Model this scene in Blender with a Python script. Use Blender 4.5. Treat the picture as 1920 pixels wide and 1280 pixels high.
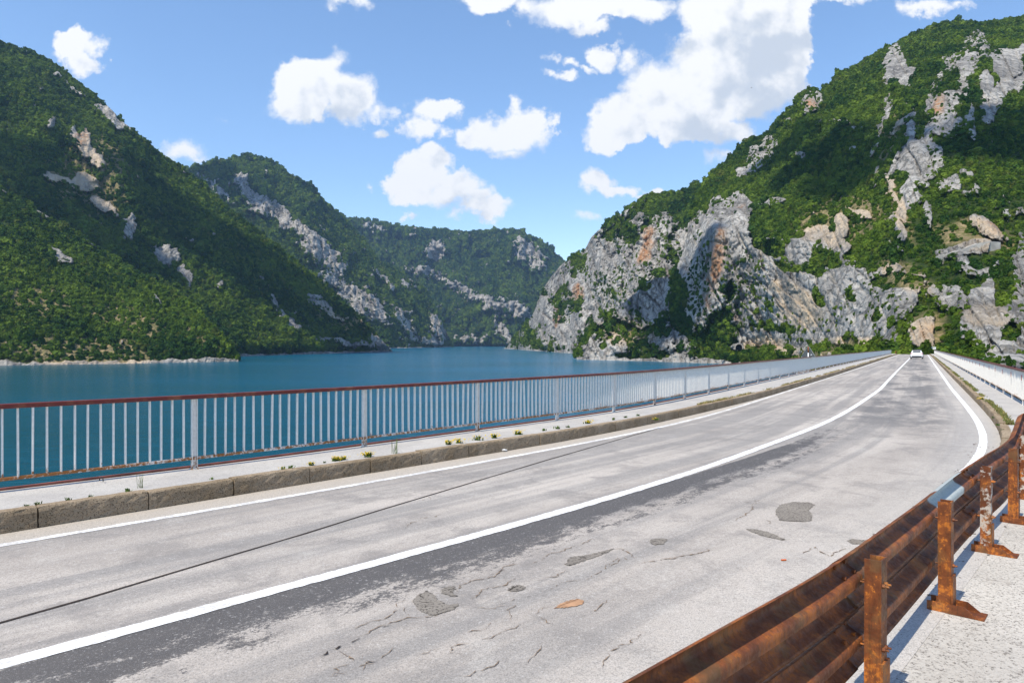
import bpy, math, random
import numpy as np
from mathutils import Vector
random.seed(7); RNG = np.random.default_rng(11)
SC = bpy.context.scene
for o in list(bpy.data.objects): bpy.data.objects.remove(o)
COL = SC.collection
# ---------------------------------------------------------------- camera, light, sky
F = 1300.0; HZ = 642.0; K = 0.0065; EYE = 1.9; WATER = -16.0      # focal in px of a 1920 frame, horizon row, road fall, eye height, lake level
cam = bpy.data.cameras.new('camera'); cam.sensor_width = 36; cam.lens = F / 1920 * 36
cam.shift_y = (HZ - 640) / 1920; cam.clip_start = 0.05; cam.clip_end = 60000
co = bpy.data.objects.new('camera', cam); COL.objects.link(co)
co.location = (0, 0, EYE); co.rotation_euler = (math.radians(90), 0, 0); SC.camera = co
SUN_EL, SUN_AZ = 58.0, 221.5                                        # azimuth clockwise from +Y
sl = bpy.data.lights.new('sun', 'SUN'); sl.energy = 4.3; sl.angle = math.radians(0.5); sl.color = (1.0, 0.93, 0.80)
so = bpy.data.objects.new('sun', sl); COL.objects.link(so)
_e, _a = math.radians(SUN_EL), math.radians(SUN_AZ)
SUNV = Vector((math.cos(_e) * math.sin(_a), math.cos(_e) * math.cos(_a), math.sin(_e)))
so.rotation_euler = SUNV.to_track_quat('Z', 'Y').to_euler(); so.location = (-20, -20, 60)
SC.view_settings.view_transform = 'Standard'; SC.view_settings.look = 'None'
SC.view_settings.exposure = 0.40; SC.view_settings.gamma = 1.0
SC.cycles.max_bounces = 6; SC.cycles.diffuse_bounces = 2; SC.cycles.glossy_bounces = 2
SC.cycles.transmission_bounces = 2; SC.cycles.volume_bounces = 0; SC.cycles.transparent_max_bounces = 6
SC.cycles.use_fast_gi = False

class G:
    """small node builder: values may be numbers, tuples or sockets"""
    def __init__(s, nt): s.nt = nt
    def n(s, t, inp=None, out=0, **props):
        nd = s.nt.nodes.new(t)
        for k, v in props.items(): setattr(nd, k, v)
        for k, v in (inp or {}).items():
            sk = nd.inputs[k]
            if isinstance(v, bpy.types.NodeSocket): s.nt.links.new(v, sk)
            else: sk.default_value = v
        s.last = nd
        return nd.outputs[out] if len(nd.outputs) else None
    def m(s, op, a, b=0.0, c=0.0, clamp=False):
        return s.n('ShaderNodeMath', {0: a, 1: b, 2: c}, operation=op, use_clamp=clamp)
    def mr(s, v, a, b, c=0.0, d=1.0, smooth=True):
        return s.n('ShaderNodeMapRange', {'Value': v, 'From Min': a, 'From Max': b, 'To Min': c, 'To Max': d}, interpolation_type='SMOOTHSTEP' if smooth else 'LINEAR')
    def mix(s, f, a, b):
        nd = s.nt.nodes.new('ShaderNodeMix'); nd.data_type = 'RGBA'
        for i, v in ((0, f), (6, a), (7, b)):
            if isinstance(v, bpy.types.NodeSocket): s.nt.links.new(v, nd.inputs[i])
            else: nd.inputs[i].default_value = v if i == 0 else (tuple(v) + (1,))[:4]
        return nd.outputs[2]
    def noise(s, vec, scale, detail=4, rough=0.55, dist=0.0, out=0):
        return s.n('ShaderNodeTexNoise', {'Vector': vec, 'Scale': scale, 'Detail': detail, 'Roughness': rough, 'Distortion': dist}, out=out)
    def vor(s, vec, scale, feature='F1', out=0, rnd=1.0):
        return s.n('ShaderNodeTexVoronoi', {'Vector': vec, 'Scale': scale, 'Randomness': rnd}, out=out, feature=feature)
    def mapp(s, vec, scale=(1, 1, 1), loc=(0, 0, 0), rot=(0, 0, 0)):
        return s.n('ShaderNodeMapping', {'Vector': vec, 'Scale': scale, 'Location': loc, 'Rotation': rot})
    def bump(s, h, strength, dist, normal=None):
        d = {'Height': h, 'Strength': strength, 'Distance': dist}
        if normal is not None: d['Normal'] = normal
        return s.n('ShaderNodeBump', d)
    def xyz(s, v):
        s.n('ShaderNodeSeparateXYZ', {0: v}); return s.last.outputs

w = bpy.data.worlds.new('World'); SC.world = w; w.use_nodes = True
g = G(w.node_tree); w.node_tree.nodes.clear()
def pxdir(x, y): return ((x - 960) / F, (HZ - y) / F)
# clouds: (x, y, rx, ry) soft lobes, as directions seen from the bridge in pixels of the 1920 frame
LOBES = [(150,88,42,34),(185,95,25,24),(160,125,36,22),(120,105,20,12),(340,277,50,26),(370,290,25,16),
 (590,150,72,58),(560,205,60,48),(658,182,66,45),(715,200,34,20),(528,165,30,50),(712,238,16,14),(620,120,34,30),(575,240,24,18),
 (812,205,46,26),(800,238,46,24),(838,195,24,20),(945,245,92,45),(990,248,56,38),(905,240,60,34),(966,206,20,18),(955,285,40,20),
 (800,318,58,46),(770,352,70,32),(845,352,58,40),(820,290,36,22),(885,378,50,22),(930,386,44,18),(912,404,34,14),(850,398,22,12),
 (768,407,18,8),(1090,402,20,10),(1225,358,20,8),(438,218,13,6),(1130,330,38,24),(1152,350,38,14),(1110,345,20,14),
 (655,2,48,16),(930,6,66,24),(1060,12,95,36),(1110,45,48,20),(1210,12,80,30),(958,56,10,7),(1150,0,90,36),
 (1030,112,22,11),(1062,122,22,15),(1040,150,34,11),(1132,104,34,26),(1105,130,20,8),(1163,76,10,14),
 (1400,40,115,105),(1450,85,72,115),(1330,110,95,75),(1250,165,85,62),(1180,215,76,52),(1142,248,52,32),(1290,200,110,60),(1410,150,100,85),
 (1190,112,24,28),(1300,250,90,26),(1375,240,60,24),(1350,290,36,20),(1405,215,30,12),(1340,20,70,50),(1240,130,40,35),(1470,20,55,70),
 (1580,2,60,13),(1745,10,54,20),(1800,4,30,12)]
grp = bpy.data.node_groups.new('cloud_field', 'ShaderNodeTree')
grp.interface.new_socket('P', in_out='INPUT', socket_type='NodeSocketVector')
grp.interface.new_socket('Field', in_out='OUTPUT', socket_type='NodeSocketFloat')
gg = G(grp); gi = grp.nodes.new('NodeGroupInput'); go_ = grp.nodes.new('NodeGroupOutput')
acc = None
for (x, y, rx, ry) in LOBES:
    cx, cy = pxdir(x, y)
    q = gg.n('ShaderNodeVectorMath', {0: gi.outputs[0], 1: (F / rx, F / ry, 0.0), 2: (-cx * F / rx, -cy * F / ry, 0.0)}, operation='MULTIPLY_ADD')
    gg.n('ShaderNodeVectorMath', {0: q}, operation='LENGTH'); ln = gg.last.outputs[1]
    v = gg.m('MULTIPLY', gg.m('SUBTRACT', 1.0, ln), math.sqrt(rx * ry) / 60.0)
    acc = v if acc is None else gg.m('SMOOTH_MAX', acc, v, 0.12)
grp.links.new(acc, go_.inputs[0])
tc = g.n('ShaderNodeTexCoord', out=0)
X_, Y_, Z_ = g.xyz(tc)
ys = g.m('MAXIMUM', Y_, 0.06)
P0 = g.n('ShaderNodeCombineXYZ', {0: g.m('DIVIDE', X_, ys), 1: g.m('DIVIDE', Z_, ys)})
wn = g.noise(P0, 10.0, 5, 0.62, out=1)
P1 = g.n('ShaderNodeVectorMath', {0: wn, 1: (0.10, 0.085, 0.0), 2: (-0.05, -0.0425, 0.0)}, operation='MULTIPLY_ADD')
P = g.n('ShaderNodeVectorMath', {0: P0, 1: P1}, operation='ADD')
def field(p):
    nd = w.node_tree.nodes.new('ShaderNodeGroup'); nd.node_tree = grp
    w.node_tree.links.new(p, nd.inputs[0]); return nd.outputs[0]
f0 = field(P)
nf = g.noise(P0, 26.0, 8, 0.62)
nw = g.noise(P0, 6.0, 4, 0.6)
dens = g.m('ADD', f0, g.m('MULTIPLY', g.m('SUBTRACT', nf, 0.5), 0.95))
soft = g.mr(nw, 0.35, 0.65, 0.12, 0.55)
alpha = g.n('ShaderNodeMapRange', {'Value': dens, 'From Min': -0.04, 'From Max': soft}, interpolation_type='SMOOTHSTEP')
alpha = g.m('MULTIPLY', alpha, g.mr(Y_, 0.06, 0.2))
Poff = g.n('ShaderNodeVectorMath', {0: P, 1: (-0.030, 0.045, 0.0)}, operation='ADD')
f1 = field(Poff)
nf2 = g.noise(g.n('ShaderNodeVectorMath', {0: P0, 1: (-0.012, 0.016, 0.0)}, operation='ADD'), 17.0, 6, 0.55)
nf3 = g.noise(P0, 17.0, 6, 0.55)
thick = g.m('ADD', g.m('MULTIPLY', f1, 0.62), g.m('MULTIPLY', g.m('SUBTRACT', nf2, nf3), 2.2))
shade = g.mr(thick, 0.0, 0.85, 0.0, 1.0)
ccol = g.mix(shade, (1.0, 1.0, 1.0), (0.62, 0.68, 0.77))
sky = g.n('ShaderNodeTexSky', sky_type='NISHITA', sun_disc=False, sun_elevation=_e, sun_rotation=_a, altitude=700, air_density=1.0, dust_density=0.25, ozone_density=1.6)
skc = g.n('ShaderNodeHueSaturation', {'Saturation': 1.07, 'Value': 1.0, 'Color': sky})
b1 = g.n('ShaderNodeBackground', {'Color': skc, 'Strength': 0.176})
b2 = g.n('ShaderNodeBackground', {'Color': ccol, 'Strength': 0.84})
ms = g.n('ShaderNodeMixShader', {0: alpha, 1: b1, 2: b2})
g.n('ShaderNodeOutputWorld', {0: ms})

# ---------------------------------------------------------------- helpers
def un(px, py, h=0.0):
    Y = F * (EYE - h) / (py - HZ - F * K); return (px - 960) / F * Y, Y
def gz(Y): return -K * Y
def tag(o, label=None, cat=None, group=None, kind=None):
    if label: o['label'] = label
    if cat: o['category'] = cat
    if group: o['group'] = group
    if kind: o['kind'] = kind
    return o
def mesh(name, V, Fc, mat=None, parent=None, smooth=False, loc=None, mats=None, fmi=None):
    me = bpy.data.meshes.new(name)
    off = Vector(parent.location) if (parent is not None and loc is None) else Vector((0, 0, 0))
    V = np.asarray(V, dtype=float).reshape(-1, 3) - np.array(off)
    me.from_pydata([tuple(v) for v in V], [], [tuple(f) for f in Fc]); me.update()
    for mm in (mats or ([mat] if mat else [])): me.materials.append(mm)
    if fmi is not None: me.polygons.foreach_set('material_index', fmi)
    if smooth: me.polygons.foreach_set('use_smooth', [True] * len(me.polygons))
    o = bpy.data.objects.new(name, me); COL.objects.link(o)
    if parent is not None: o.parent = parent
    if loc is not None: o.location = loc
    return o
def empty(name, loc, rz=0.0):
    o = bpy.data.objects.new(name, None); o.location = loc; o.rotation_euler = (0, 0, rz); o.empty_display_size = 0.2
    COL.objects.link(o); return o
class MB:
    def __init__(s): s.v = []; s.f = []
    def add(s, V, Fc):
        b = len(s.v); s.v += [tuple(v) for v in V]; s.f += [tuple(b + i for i in f) for f in Fc]; return s
    def box(s, c, d, rz=0.0, bev=0.0):
        """box with chamfered vertical edges"""
        x, y, z = d[0] / 2, d[1] / 2, d[2] / 2
        if bev > 0:
            b = bev
            ring = [(-x + b, -y), (x - b, -y), (x, -y + b), (x, y - b), (x - b, y), (-x + b, y), (-x, y - b), (-x, -y + b)]
        else: ring = [(-x, -y), (x, -y), (x, y), (-x, y)]
        n = len(ring); cs, sn = math.cos(rz), math.sin(rz)
        V = [(c[0] + a * cs - b_ * sn, c[1] + a * sn + b_ * cs, c[2] + zz) for zz in (-z, z) for a, b_ in ring]
        Fc = [tuple(range(n))[::-1], tuple(range(n, 2 * n))] + [(i, (i + 1) % n, n + (i + 1) % n, n + i) for i in range(n)]
        return s.add(V, Fc)
    def tube(s, pts, rad, n=8, cap=True):
        pts = [Vector(p) for p in pts]; V = []
        for i, p in enumerate(pts):
            t = (pts[min(i + 1, len(pts) - 1)] - pts[max(i - 1, 0)]).normalized()
            a = t.orthogonal().normalized() if abs(t.z) > 0.9 else t.cross(Vector((0, 0, 1))).normalized()
            b = t.cross(a); r = rad[i] if hasattr(rad, '__len__') else rad
            V += [p + (a * math.cos(2 * math.pi * k / n) + b * math.sin(2 * math.pi * k / n)) * r for k in range(n)]
        Fc = [(i * n + k, i * n + (k + 1) % n, (i + 1) * n + (k + 1) % n, (i + 1) * n + k) for i in range(len(pts) - 1) for k in range(n)]
        if cap: Fc += [tuple(range(n))[::-1], tuple(range((len(pts) - 1) * n, len(pts) * n))]
        return s.add(V, Fc)
    def build(s, name, mat, parent=None, smooth=False, loc=None): return mesh(name, s.v, s.f, mat, parent, smooth, loc)
def copy_tree(o, parent=None):
    c = o.copy(); COL.objects.link(c); c.parent = parent
    for ch in o.children: copy_tree(ch, c)
    return c
# numpy gradient noise
_perm = RNG.permutation(256); _perm = np.concatenate([_perm, _perm, _perm])
_gr = RNG.normal(size=(256, 3)); _gr /= np.linalg.norm(_gr, axis=1)[:, None]
def pn(x, y, z):
    xi, yi, zi = np.floor(x).astype(int), np.floor(y).astype(int), np.floor(z).astype(int)
    xf, yf, zf = x - xi, y - yi, z - zi
    u, v, w_ = [t * t * t * (t * (t * 6 - 15) + 10) for t in (xf, yf, zf)]
    r = 0
    for a in (0, 1):
        for b in (0, 1):
            for c in (0, 1):
                h = _perm[_perm[_perm[(xi + a) & 255] + ((yi + b) & 255)] + ((zi + c) & 255)]
                gv = _gr[h]
                d = gv[..., 0] * (xf - a) + gv[..., 1] * (yf - b) + gv[..., 2] * (zf - c)
                r = r + d * (u if a else 1 - u) * (v if b else 1 - v) * (w_ if c else 1 - w_)
    return r * 1.6
def fbm(x, y, z, o=5, g_=0.5):
    r = 0; a = 1.0; t = 0
    for i in range(o):
        r = r + a * pn(x * 2 ** i + 17.3 * i, y * 2 ** i - 9.1 * i, z * 2 ** i + 5.7 * i); t += a; a *= g_
    return r / t
def ridged(x, y, z, o=4, g_=0.5):
    r = 0; a = 1.0; t = 0
    for i in range(o):
        r = r + a * (1 - 2.2 * np.abs(pn(x * 2 ** i + 7.3 * i, y * 2 ** i + 3.1 * i, z * 2 ** i - 4.7 * i))); t += a; a *= g_
    return r / t
def worley(x, y, z):
    """cell noise: gap between the two nearest cells, and a random value per cell"""
    xi, yi, zi = np.floor(x).astype(int), np.floor(y).astype(int), np.floor(z).astype(int)
    f1 = np.full(x.shape, 9.0); f2 = np.full(x.shape, 9.0); cid = np.zeros(x.shape)
    for a in (-1, 0, 1):
        for b in (-1, 0, 1):
            for c in (-1, 0, 1):
                h = _perm[_perm[_perm[(xi + a) & 255] + ((yi + b) & 255)] + ((zi + c) & 255)]
                gv = _gr[h] * 0.5 + 0.5
                d = np.sqrt((xi + a + gv[..., 0] - x) ** 2 + (yi + b + gv[..., 1] - y) ** 2 + (zi + c + gv[..., 2] - z) ** 2)
                m = d < f1
                f2 = np.where(m, f1, np.minimum(f2, d)); cid = np.where(m, h / 255.0, cid); f1 = np.where(m, d, f1)
    return f2 - f1, cid
def sstep(a, b, x):
    t = np.clip((x - a) / (b - a), 0, 1); return t * t * (3 - 2 * t)

# ---------------------------------------------------------------- materials
def newmat(name, rough=0.8, spec=0.3):
    m = bpy.data.materials.new(name); m.use_nodes = True; nt = m.node_tree; nt.nodes.clear(); q = G(nt)
    q.n('ShaderNodeBsdfPrincipled', {'Roughness': rough, 'Specular IOR Level': spec}); q.b = q.last
    q.n('ShaderNodeOutputMaterial', {0: q.b.outputs[0]})
    q.obj = q.n('ShaderNodeTexCoord', out=3); q.pos = q.n('ShaderNodeNewGeometry', out=0)
    q.set = lambda k, v: (nt.links.new(v, q.b.inputs[k]) if isinstance(v, bpy.types.NodeSocket) else setattr(q.b.inputs[k], 'default_value', v))
    return m, q
def simple(name, col, rough=0.7, var=0.15, scale=8.0, bump=0.0, metal=0.0, spec=0.3):
    m, q = newmat(name, rough, spec)
    nz = q.noise(q.pos, scale, 5, 0.6)
    q.set('Base Color', q.mix(q.mr(nz, 0.3, 0.7), [c * (1 - var) for c in col], [min(1, c * (1 + var)) for c in col]))
    q.set('Metallic', metal)
    if bump: q.set('Normal', q.bump(nz, 0.6, bump))
    return m

def terrain_mat(name, rock_a, rock_b, green_a, green_b, bump=1.0):
    m, q = newmat(name, 0.95, 0.1)
    def at(n):
        return q.n('ShaderNodeAttribute', out=2, attribute_name=n)
    rk, tn, oc = at('rock'), at('tan'), at('ochre')
    vert = q.mapp(q.pos, (1, 0.5, 0.5))
    n1 = q.noise(vert, 0.035, 8, 0.65, 0.6); n2 = q.noise(vert, 0.16, 7, 0.68, 0.5); n3 = q.noise(q.pos, 0.9, 4, 0.6)
    dark = q.mapp(q.pos, (1, 1, 0.16)); n4 = q.noise(dark, 0.11, 5, 0.6, 0.8)
    c = q.mix(q.mr(n1, 0.32, 0.66), rock_a, rock_b)
    c = q.mix(q.m('MULTIPLY', q.mr(n2, 0.5, 0.72), 0.7), c, [v * 1.25 for v in rock_b])
    c = q.mix(q.m('MULTIPLY', q.mr(n4, 0.56, 0.70), 0.60), c, (0.13, 0.125, 0.12))
    ck = q.vor(q.n('ShaderNodeVectorMath', {0: vert, 1: q.n('ShaderNodeVectorMath', {0: q.noise(vert, 0.1, 4, 0.6, out=1), 1: (9, 9, 9)}, operation='MULTIPLY')}, operation='ADD'), 0.13, 'DISTANCE_TO_EDGE')
    c = q.mix(q.m('MULTIPLY', q.mr(ck, 0.0, 0.10, 1.0, 0.0), 0.62), c, (0.07, 0.068, 0.06))
    c = q.mix(q.m('MULTIPLY', q.mr(n3, 0.60, 0.85), 0.35), c, (0.10, 0.10, 0.08))
    c = q.mix(q.m('MULTIPLY', q.m('ADD', oc, q.mr(q.noise(q.pos, 0.05, 4, 0.6), 0.60, 0.80, 0, 0.5), clamp=True), q.mr(n2, 0.34, 0.56, 0.25, 0.95)), c, q.mix(q.mr(n2, 0.4, 0.6), (0.50, 0.33, 0.20), (0.36, 0.17, 0.075)))
    c = q.mix(q.m('MULTIPLY', tn, q.mr(n1, 0.35, 0.6, 0.25, 0.9)), c, q.mix(n3, (0.66, 0.52, 0.36), (0.46, 0.36, 0.25)))
    # grass, scrub and bare soil between the trees
    s1 = q.noise(q.pos, 0.12, 6, 0.7); s2 = q.noise(q.pos, 0.5, 4, 0.6)
    gr = q.mix(q.mr(s2, 0.3, 0.7), green_a, green_b)
    soil = q.mix(q.mr(s2, 0.35, 0.65), (0.36, 0.27, 0.15), (0.17, 0.16, 0.06))
    gr = q.mix(q.m('ADD', q.m('MULTIPLY', tn, q.mr(s1, 0.35, 0.6, 0.45, 1.0)), q.mr(s1, 0.60, 0.74, 0.0, 0.55), clamp=True), gr, soil)
    rr = q.m('ADD', rk, q.m('MULTIPLY', q.m('SUBTRACT', n2, 0.5), 0.9))
    q.set('Base Color', q.mix(q.mr(rr, 0.40, 0.55), gr, c))
    hgt = q.m('ADD', q.m('MULTIPLY', n2, 1.2), q.m('MULTIPLY', n3, 0.35))
    hgt = q.m('ADD', hgt, q.m('MULTIPLY', q.mr(ck, 0, 0.2), 0.35))
    q.set('Normal', q.bump(hgt, 0.9, 3.2 * bump))
    return m
M = {}
M['hillL'] = terrain_mat('forest_hill_ground', (0.20, 0.188, 0.17), (0.45, 0.42, 0.375), (0.016, 0.032, 0.009), (0.045, 0.07, 0.016), 1.2)
M['hillR'] = terrain_mat('limestone_hill_ground', (0.20, 0.19, 0.178), (0.48, 0.455, 0.415), (0.018, 0.036, 0.009), (0.055, 0.08, 0.018), 1.2)
def leaf_mat(name, a, b, tr=0.25):
    m, q = newmat(name, 0.75, 0.15)
    rnd = q.n('ShaderNodeObjectInfo', out=5)
    nz = q.noise(q.pos, 0.6, 3, 0.6); n2 = q.noise(q.pos, 0.012, 3, 0.6)
    f = q.m('ADD', q.m('MULTIPLY', rnd, 0.5), q.m('ADD', q.m('MULTIPLY', nz, 0.5), q.m('MULTIPLY', q.m('SUBTRACT', n2, 0.5), 1.8)), clamp=True)
    c = q.mix(q.mr(f, 0.15, 0.85), a, b)
    c = q.mix(q.mr(rnd, 0.93, 0.97, 0, 0.6), c, (0.10, 0.11, 0.022))
    q.set('Base Color', c)
    nt = m.node_tree
    tb = q.n('ShaderNodeBsdfTranslucent', {'Color': c}); mx = q.n('ShaderNodeMixShader', {0: tr, 1: q.b.outputs[0], 2: tb})
    out = [n for n in nt.nodes if n.type == 'OUTPUT_MATERIAL'][0]; nt.links.new(mx, out.inputs[0])
    return m
M['leafA'] = leaf_mat('foliage_deep_green', (0.018, 0.058, 0.005), (0.115, 0.185, 0.014))
M['leafB'] = leaf_mat('foliage_mid_green', (0.026, 0.070, 0.006), (0.140, 0.205, 0.016))
M['bark'] = simple('bark', (0.10, 0.075, 0.05), 0.9)

def rust_mat(name, base_w=0.0, org=0.9):
    m, q = newmat(name, 0.62, 0.35)
    n1 = q.noise(q.pos, 5.0, 8, 0.7, 0.4); n2 = q.noise(q.pos, 38.0, 6, 0.7); st = q.noise(q.mapp(q.pos, (60, 60, 4)), 1.0, 6, 0.7)
    c = q.mix(q.mr(n1, 0.38, 0.62), (0.12, 0.037, 0.014), (0.27, 0.082, 0.022))
    c = q.mix(q.mr(q.m('ADD', q.m('MULTIPLY', n1, 0.55), q.m('MULTIPLY', n2, 0.45)), 0.52, 0.58, 0, org), c, (0.52, 0.17, 0.025))
    c = q.mix(q.m('MULTIPLY', q.mr(st, 0.52, 0.62), 0.4), c, (0.06, 0.032, 0.013))
    c = q.mix(q.m('MULTIPLY', q.mr(q.noise(q.pos, 3.3, 6, 0.65), 0.54, 0.64), 0.35), c, (0.18, 0.12, 0.05))
    if base_w: c = q.mix(q.mr(q.noise(q.pos, 9.0, 6, 0.7), 0.50, 0.58, 0, base_w), c, (0.55, 0.50, 0.44))
    q.set('Base Color', c); q.set('Metallic', 0.15)
    q.set('Roughness', q.mr(n2, 0.3, 0.7, 0.45, 0.8))
    q.set('Normal', q.bump(q.m('ADD', n2, n1), 0.5, 0.004))
    return m, q, c
M['rust'] = rust_mat('rusted_steel')[0]
M['rustpost'] = rust_mat('rusted_post_steel', 0.0)[0]
M['rustpaint'] = rust_mat('rusted_post_old_paint', 0.85)[0]
m_, q_, c_ = rust_mat('rusted_beam_steel', 0, 0.30)
gal = q_.n('ShaderNodeAttribute', out=2, attribute_name='bare')
q_.set('Base Color', q_.mix(gal, c_, q_.mix(q_.noise(q_.mapp(q_.pos, (30, 30, 6)), 1.0, 5, 0.7), (0.22, 0.26, 0.25), (0.62, 0.64, 0.62))))
M['beam'] = m_
m_, q_ = newmat('painted_handrail_oxide_red', 0.45, 0.4)
nz = q_.noise(q_.pos, 6.0, 6, 0.65)
q_.set('Base Color', q_.mix(q_.mr(nz, 0.45, 0.70, 0, 0.75), (0.13, 0.018, 0.014), (0.22, 0.075, 0.035)))
M['redrail'] = m_
def white_paint(name, lo, amt):
    """white paint with rust creeping in: more rust low down"""
    m, q = newmat(name, 0.5, 0.4)
    ox, oy, oz = q.xyz(q.pos)
    hgt = q.m('ADD', oz, q.m('MULTIPLY', oy, K))
    n1 = q.noise(q.pos, 22.0, 6, 0.7); n2 = q.noise(q.pos, 1.7, 3, 0.6)
    low = q.mr(hgt, lo, lo + 0.32, amt, 0.03)
    f = q.m('ADD', low, q.m('MULTIPLY', q.m('SUBTRACT', n1, 0.5), 1.4)); f = q.m('ADD', f, q.m('MULTIPLY', q.m('SUBTRACT', n2, 0.5), 0.7))
    c = q.mix(q.mr(n1, 0.3, 0.7), (0.68, 0.64, 0.58), (0.82, 0.775, 0.71))
    c = q.mix(q.mr(f, 0.36, 0.62), c, q.mix(n1, (0.42, 0.16, 0.03), (0.16, 0.055, 0.015)))
    q.set('Base Color', c); return m
M['wpaint'] = white_paint('white_railing_paint', 0.30, 0.42)
M['wrail'] = white_paint('white_bottom_rail_paint', 0.36, 0.56)
M['wpost'] = white_paint('white_post_paint', 0.22, 0.42)
M['signback'] = simple('grey_sign_back', (0.075, 0.085, 0.09), 0.5, 0.15, 10)
M['white'] = simple('white_enamel', (0.78, 0.78, 0.78), 0.4, 0.05)
M['redref'] = simple('red_reflector', (0.22, 0.012, 0.02), 0.35, 0.1)
M['edge'] = simple('oxide_edge_strip', (0.17, 0.055, 0.04), 0.7, 0.4, 5)
M['carw'] = simple('white_car_paint', (0.82, 0.82, 0.82), 0.25, 0.02, spec=0.6)
M['black'] = simple('black_plastic', (0.015, 0.015, 0.017), 0.4, 0.1)
M['glassd'] = simple('dark_car_glass', (0.02, 0.025, 0.03), 0.08, 0.1, spec=0.8)
M['tail'] = simple('tail_light_red', (0.35, 0.01, 0.012), 0.3, 0.1)
M['weed'] = simple('weed_green', (0.075, 0.12, 0.02), 0.8, 0.4, 20)
M['drygrass'] = simple('dry_grass', (0.24, 0.20, 0.07), 0.9, 0.5, 9)
M['yellow'] = simple('yellow_petals', (0.75, 0.52, 0.01), 0.7, 0.15, 30)
M['dark'] = simple('painted_tunnel_dark', (0.03, 0.03, 0.03), 0.9, 0.3)  # near-black colour standing for the unlit inside of the tunnel
M['stone'] = simple('portal_masonry', (0.30, 0.27, 0.24), 0.9, 0.35, 0.8, 0.1)
M['crack'] = simple('crack_dirt', (0.045, 0.032, 0.025), 0.95, 0.5, 60)
M['wearcrack'] = simple('fine_crack_dirt', (0.22, 0.16, 0.11), 0.95, 0.4, 60)
# concrete
def concrete(name, a, b, dark, sc=1.0, bump=0.004, gravel=0.0):
    m, q = newmat(name, 0.95, 0.15)
    n1 = q.noise(q.pos, 1.1 * sc, 6, 0.65); n2 = q.noise(q.pos, 14 * sc, 6, 0.75); n3 = q.noise(q.pos, 60 * sc, 3, 0.8)
    c = q.mix(q.mr(n1, 0.3, 0.7), a, b)
    c = q.mix(q.m('MULTIPLY', q.mr(n2, 0.52, 0.70), 0.6), c, dark)
    c = q.mix(q.m('MULTIPLY', q.mr(n3, 0.52, 0.64), 0.5 + gravel), c, [v * 0.45 for v in dark])
    c = q.mix(q.m('MULTIPLY', q.mr(n3, 0.28, 0.42, 1, 0), 0.35), c, [min(1, v * 1.35) for v in b])
    q.set('Base Color', c); q.set('Normal', q.bump(q.m('ADD', q.m('MULTIPLY', n2, 0.7), q.m('MULTIPLY', n3, 0.5)), 0.8, bump)); return m
M['walk'] = concrete('sidewalk_concrete', (0.40, 0.375, 0.35), (0.50, 0.47, 0.43), (0.26, 0.24, 0.22))
M['kerb'] = concrete('kerb_concrete', (0.27, 0.20, 0.125), (0.42, 0.325, 0.225), (0.075, 0.05, 0.028), 1.1, 0.03, 0.35)
M['gravel'] = concrete('gravel_ground', (0.45, 0.42, 0.38), (0.56, 0.525, 0.475), (0.25, 0.22, 0.195), 0.8, 0.014, 0.4)
M['deck'] = concrete('deck_concrete', (0.30, 0.29, 0.27), (0.38, 0.36, 0.33), (0.2, 0.19, 0.17))
M['paint'] = None
def line_mat(name, fade):
    m, q = newmat(name, 0.7, 0.3)
    n2 = q.noise(q.pos, 30, 6, 0.75); n1 = q.noise(q.pos, 2.5, 5, 0.6)
    c = q.mix(q.mr(n1, 0.3, 0.7), (0.80, 0.79, 0.77), (0.88, 0.87, 0.86))
    wear = q.m('ADD', q.m('MULTIPLY', n2, 0.6), q.m('MULTIPLY', n1, 0.4))
    c = q.mix(q.mr(wear, fade, fade + 0.06, 0, 0.75), c, (0.42, 0.39, 0.355))
    q.set('Base Color', c); q.set('Normal', q.bump(n2, 0.4, 0.003)); return m
M['line'] = line_mat('centre_line_paint', 0.515)
M['lineedge'] = line_mat('worn_edge_line_paint', 0.46)
M['patch'] = concrete('asphalt_patch', (0.19, 0.168, 0.145), (0.27, 0.24, 0.205), (0.06, 0.05, 0.042), 0.7, 0.012, 0.45)
M['hole'] = simple('brown_hole_soil', (0.40, 0.23, 0.13), 0.95, 0.2, 12)
# road asphalt: UV = (metres along the road, metres across)
m, q = newmat('bleached_asphalt', 0.9, 0.25)
uv = q.n('ShaderNodeUVMap', uv_map='st'); S_, T_, _z = q.xyz(uv)
def uvn(sx, sy, sc, det=5, ro=0.6, di=0.0, loc=(0, 0, 0)): return q.noise(q.mapp(uv, (sx, sy, 1), loc), sc, det, ro, di)
big = uvn(0.12, 0.5, 1.0, 6, 0.62, 0.5); fine = q.noise(q.pos, 95.0, 3, 0.75); mid = q.noise(q.pos, 7.0, 6, 0.7); grit = q.vor(q.pos, 120.0)
c = q.mix(q.mr(big, 0.32, 0.68), (0.36, 0.318, 0.280), (0.545, 0.485, 0.425))
streak = uvn(0.05, 1.7, 1.0, 5, 0.6, 0.2, (5, 0, 0))
c = q.mix(q.m('MULTIPLY', q.mr(streak, 0.44, 0.60), 0.7), c, (0.25, 0.235, 0.222))
mot = q.noise(q.pos, 1.3, 7, 0.7, 0.3)
c = q.mix(q.m('MULTIPLY', q.mr(mot, 0.48, 0.64), 0.55), c, (0.225, 0.205, 0.19))
c = q.mix(q.m('MULTIPLY', q.mr(mot, 0.28, 0.44, 1, 0), 0.40), c, (0.56, 0.52, 0.47))
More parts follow.
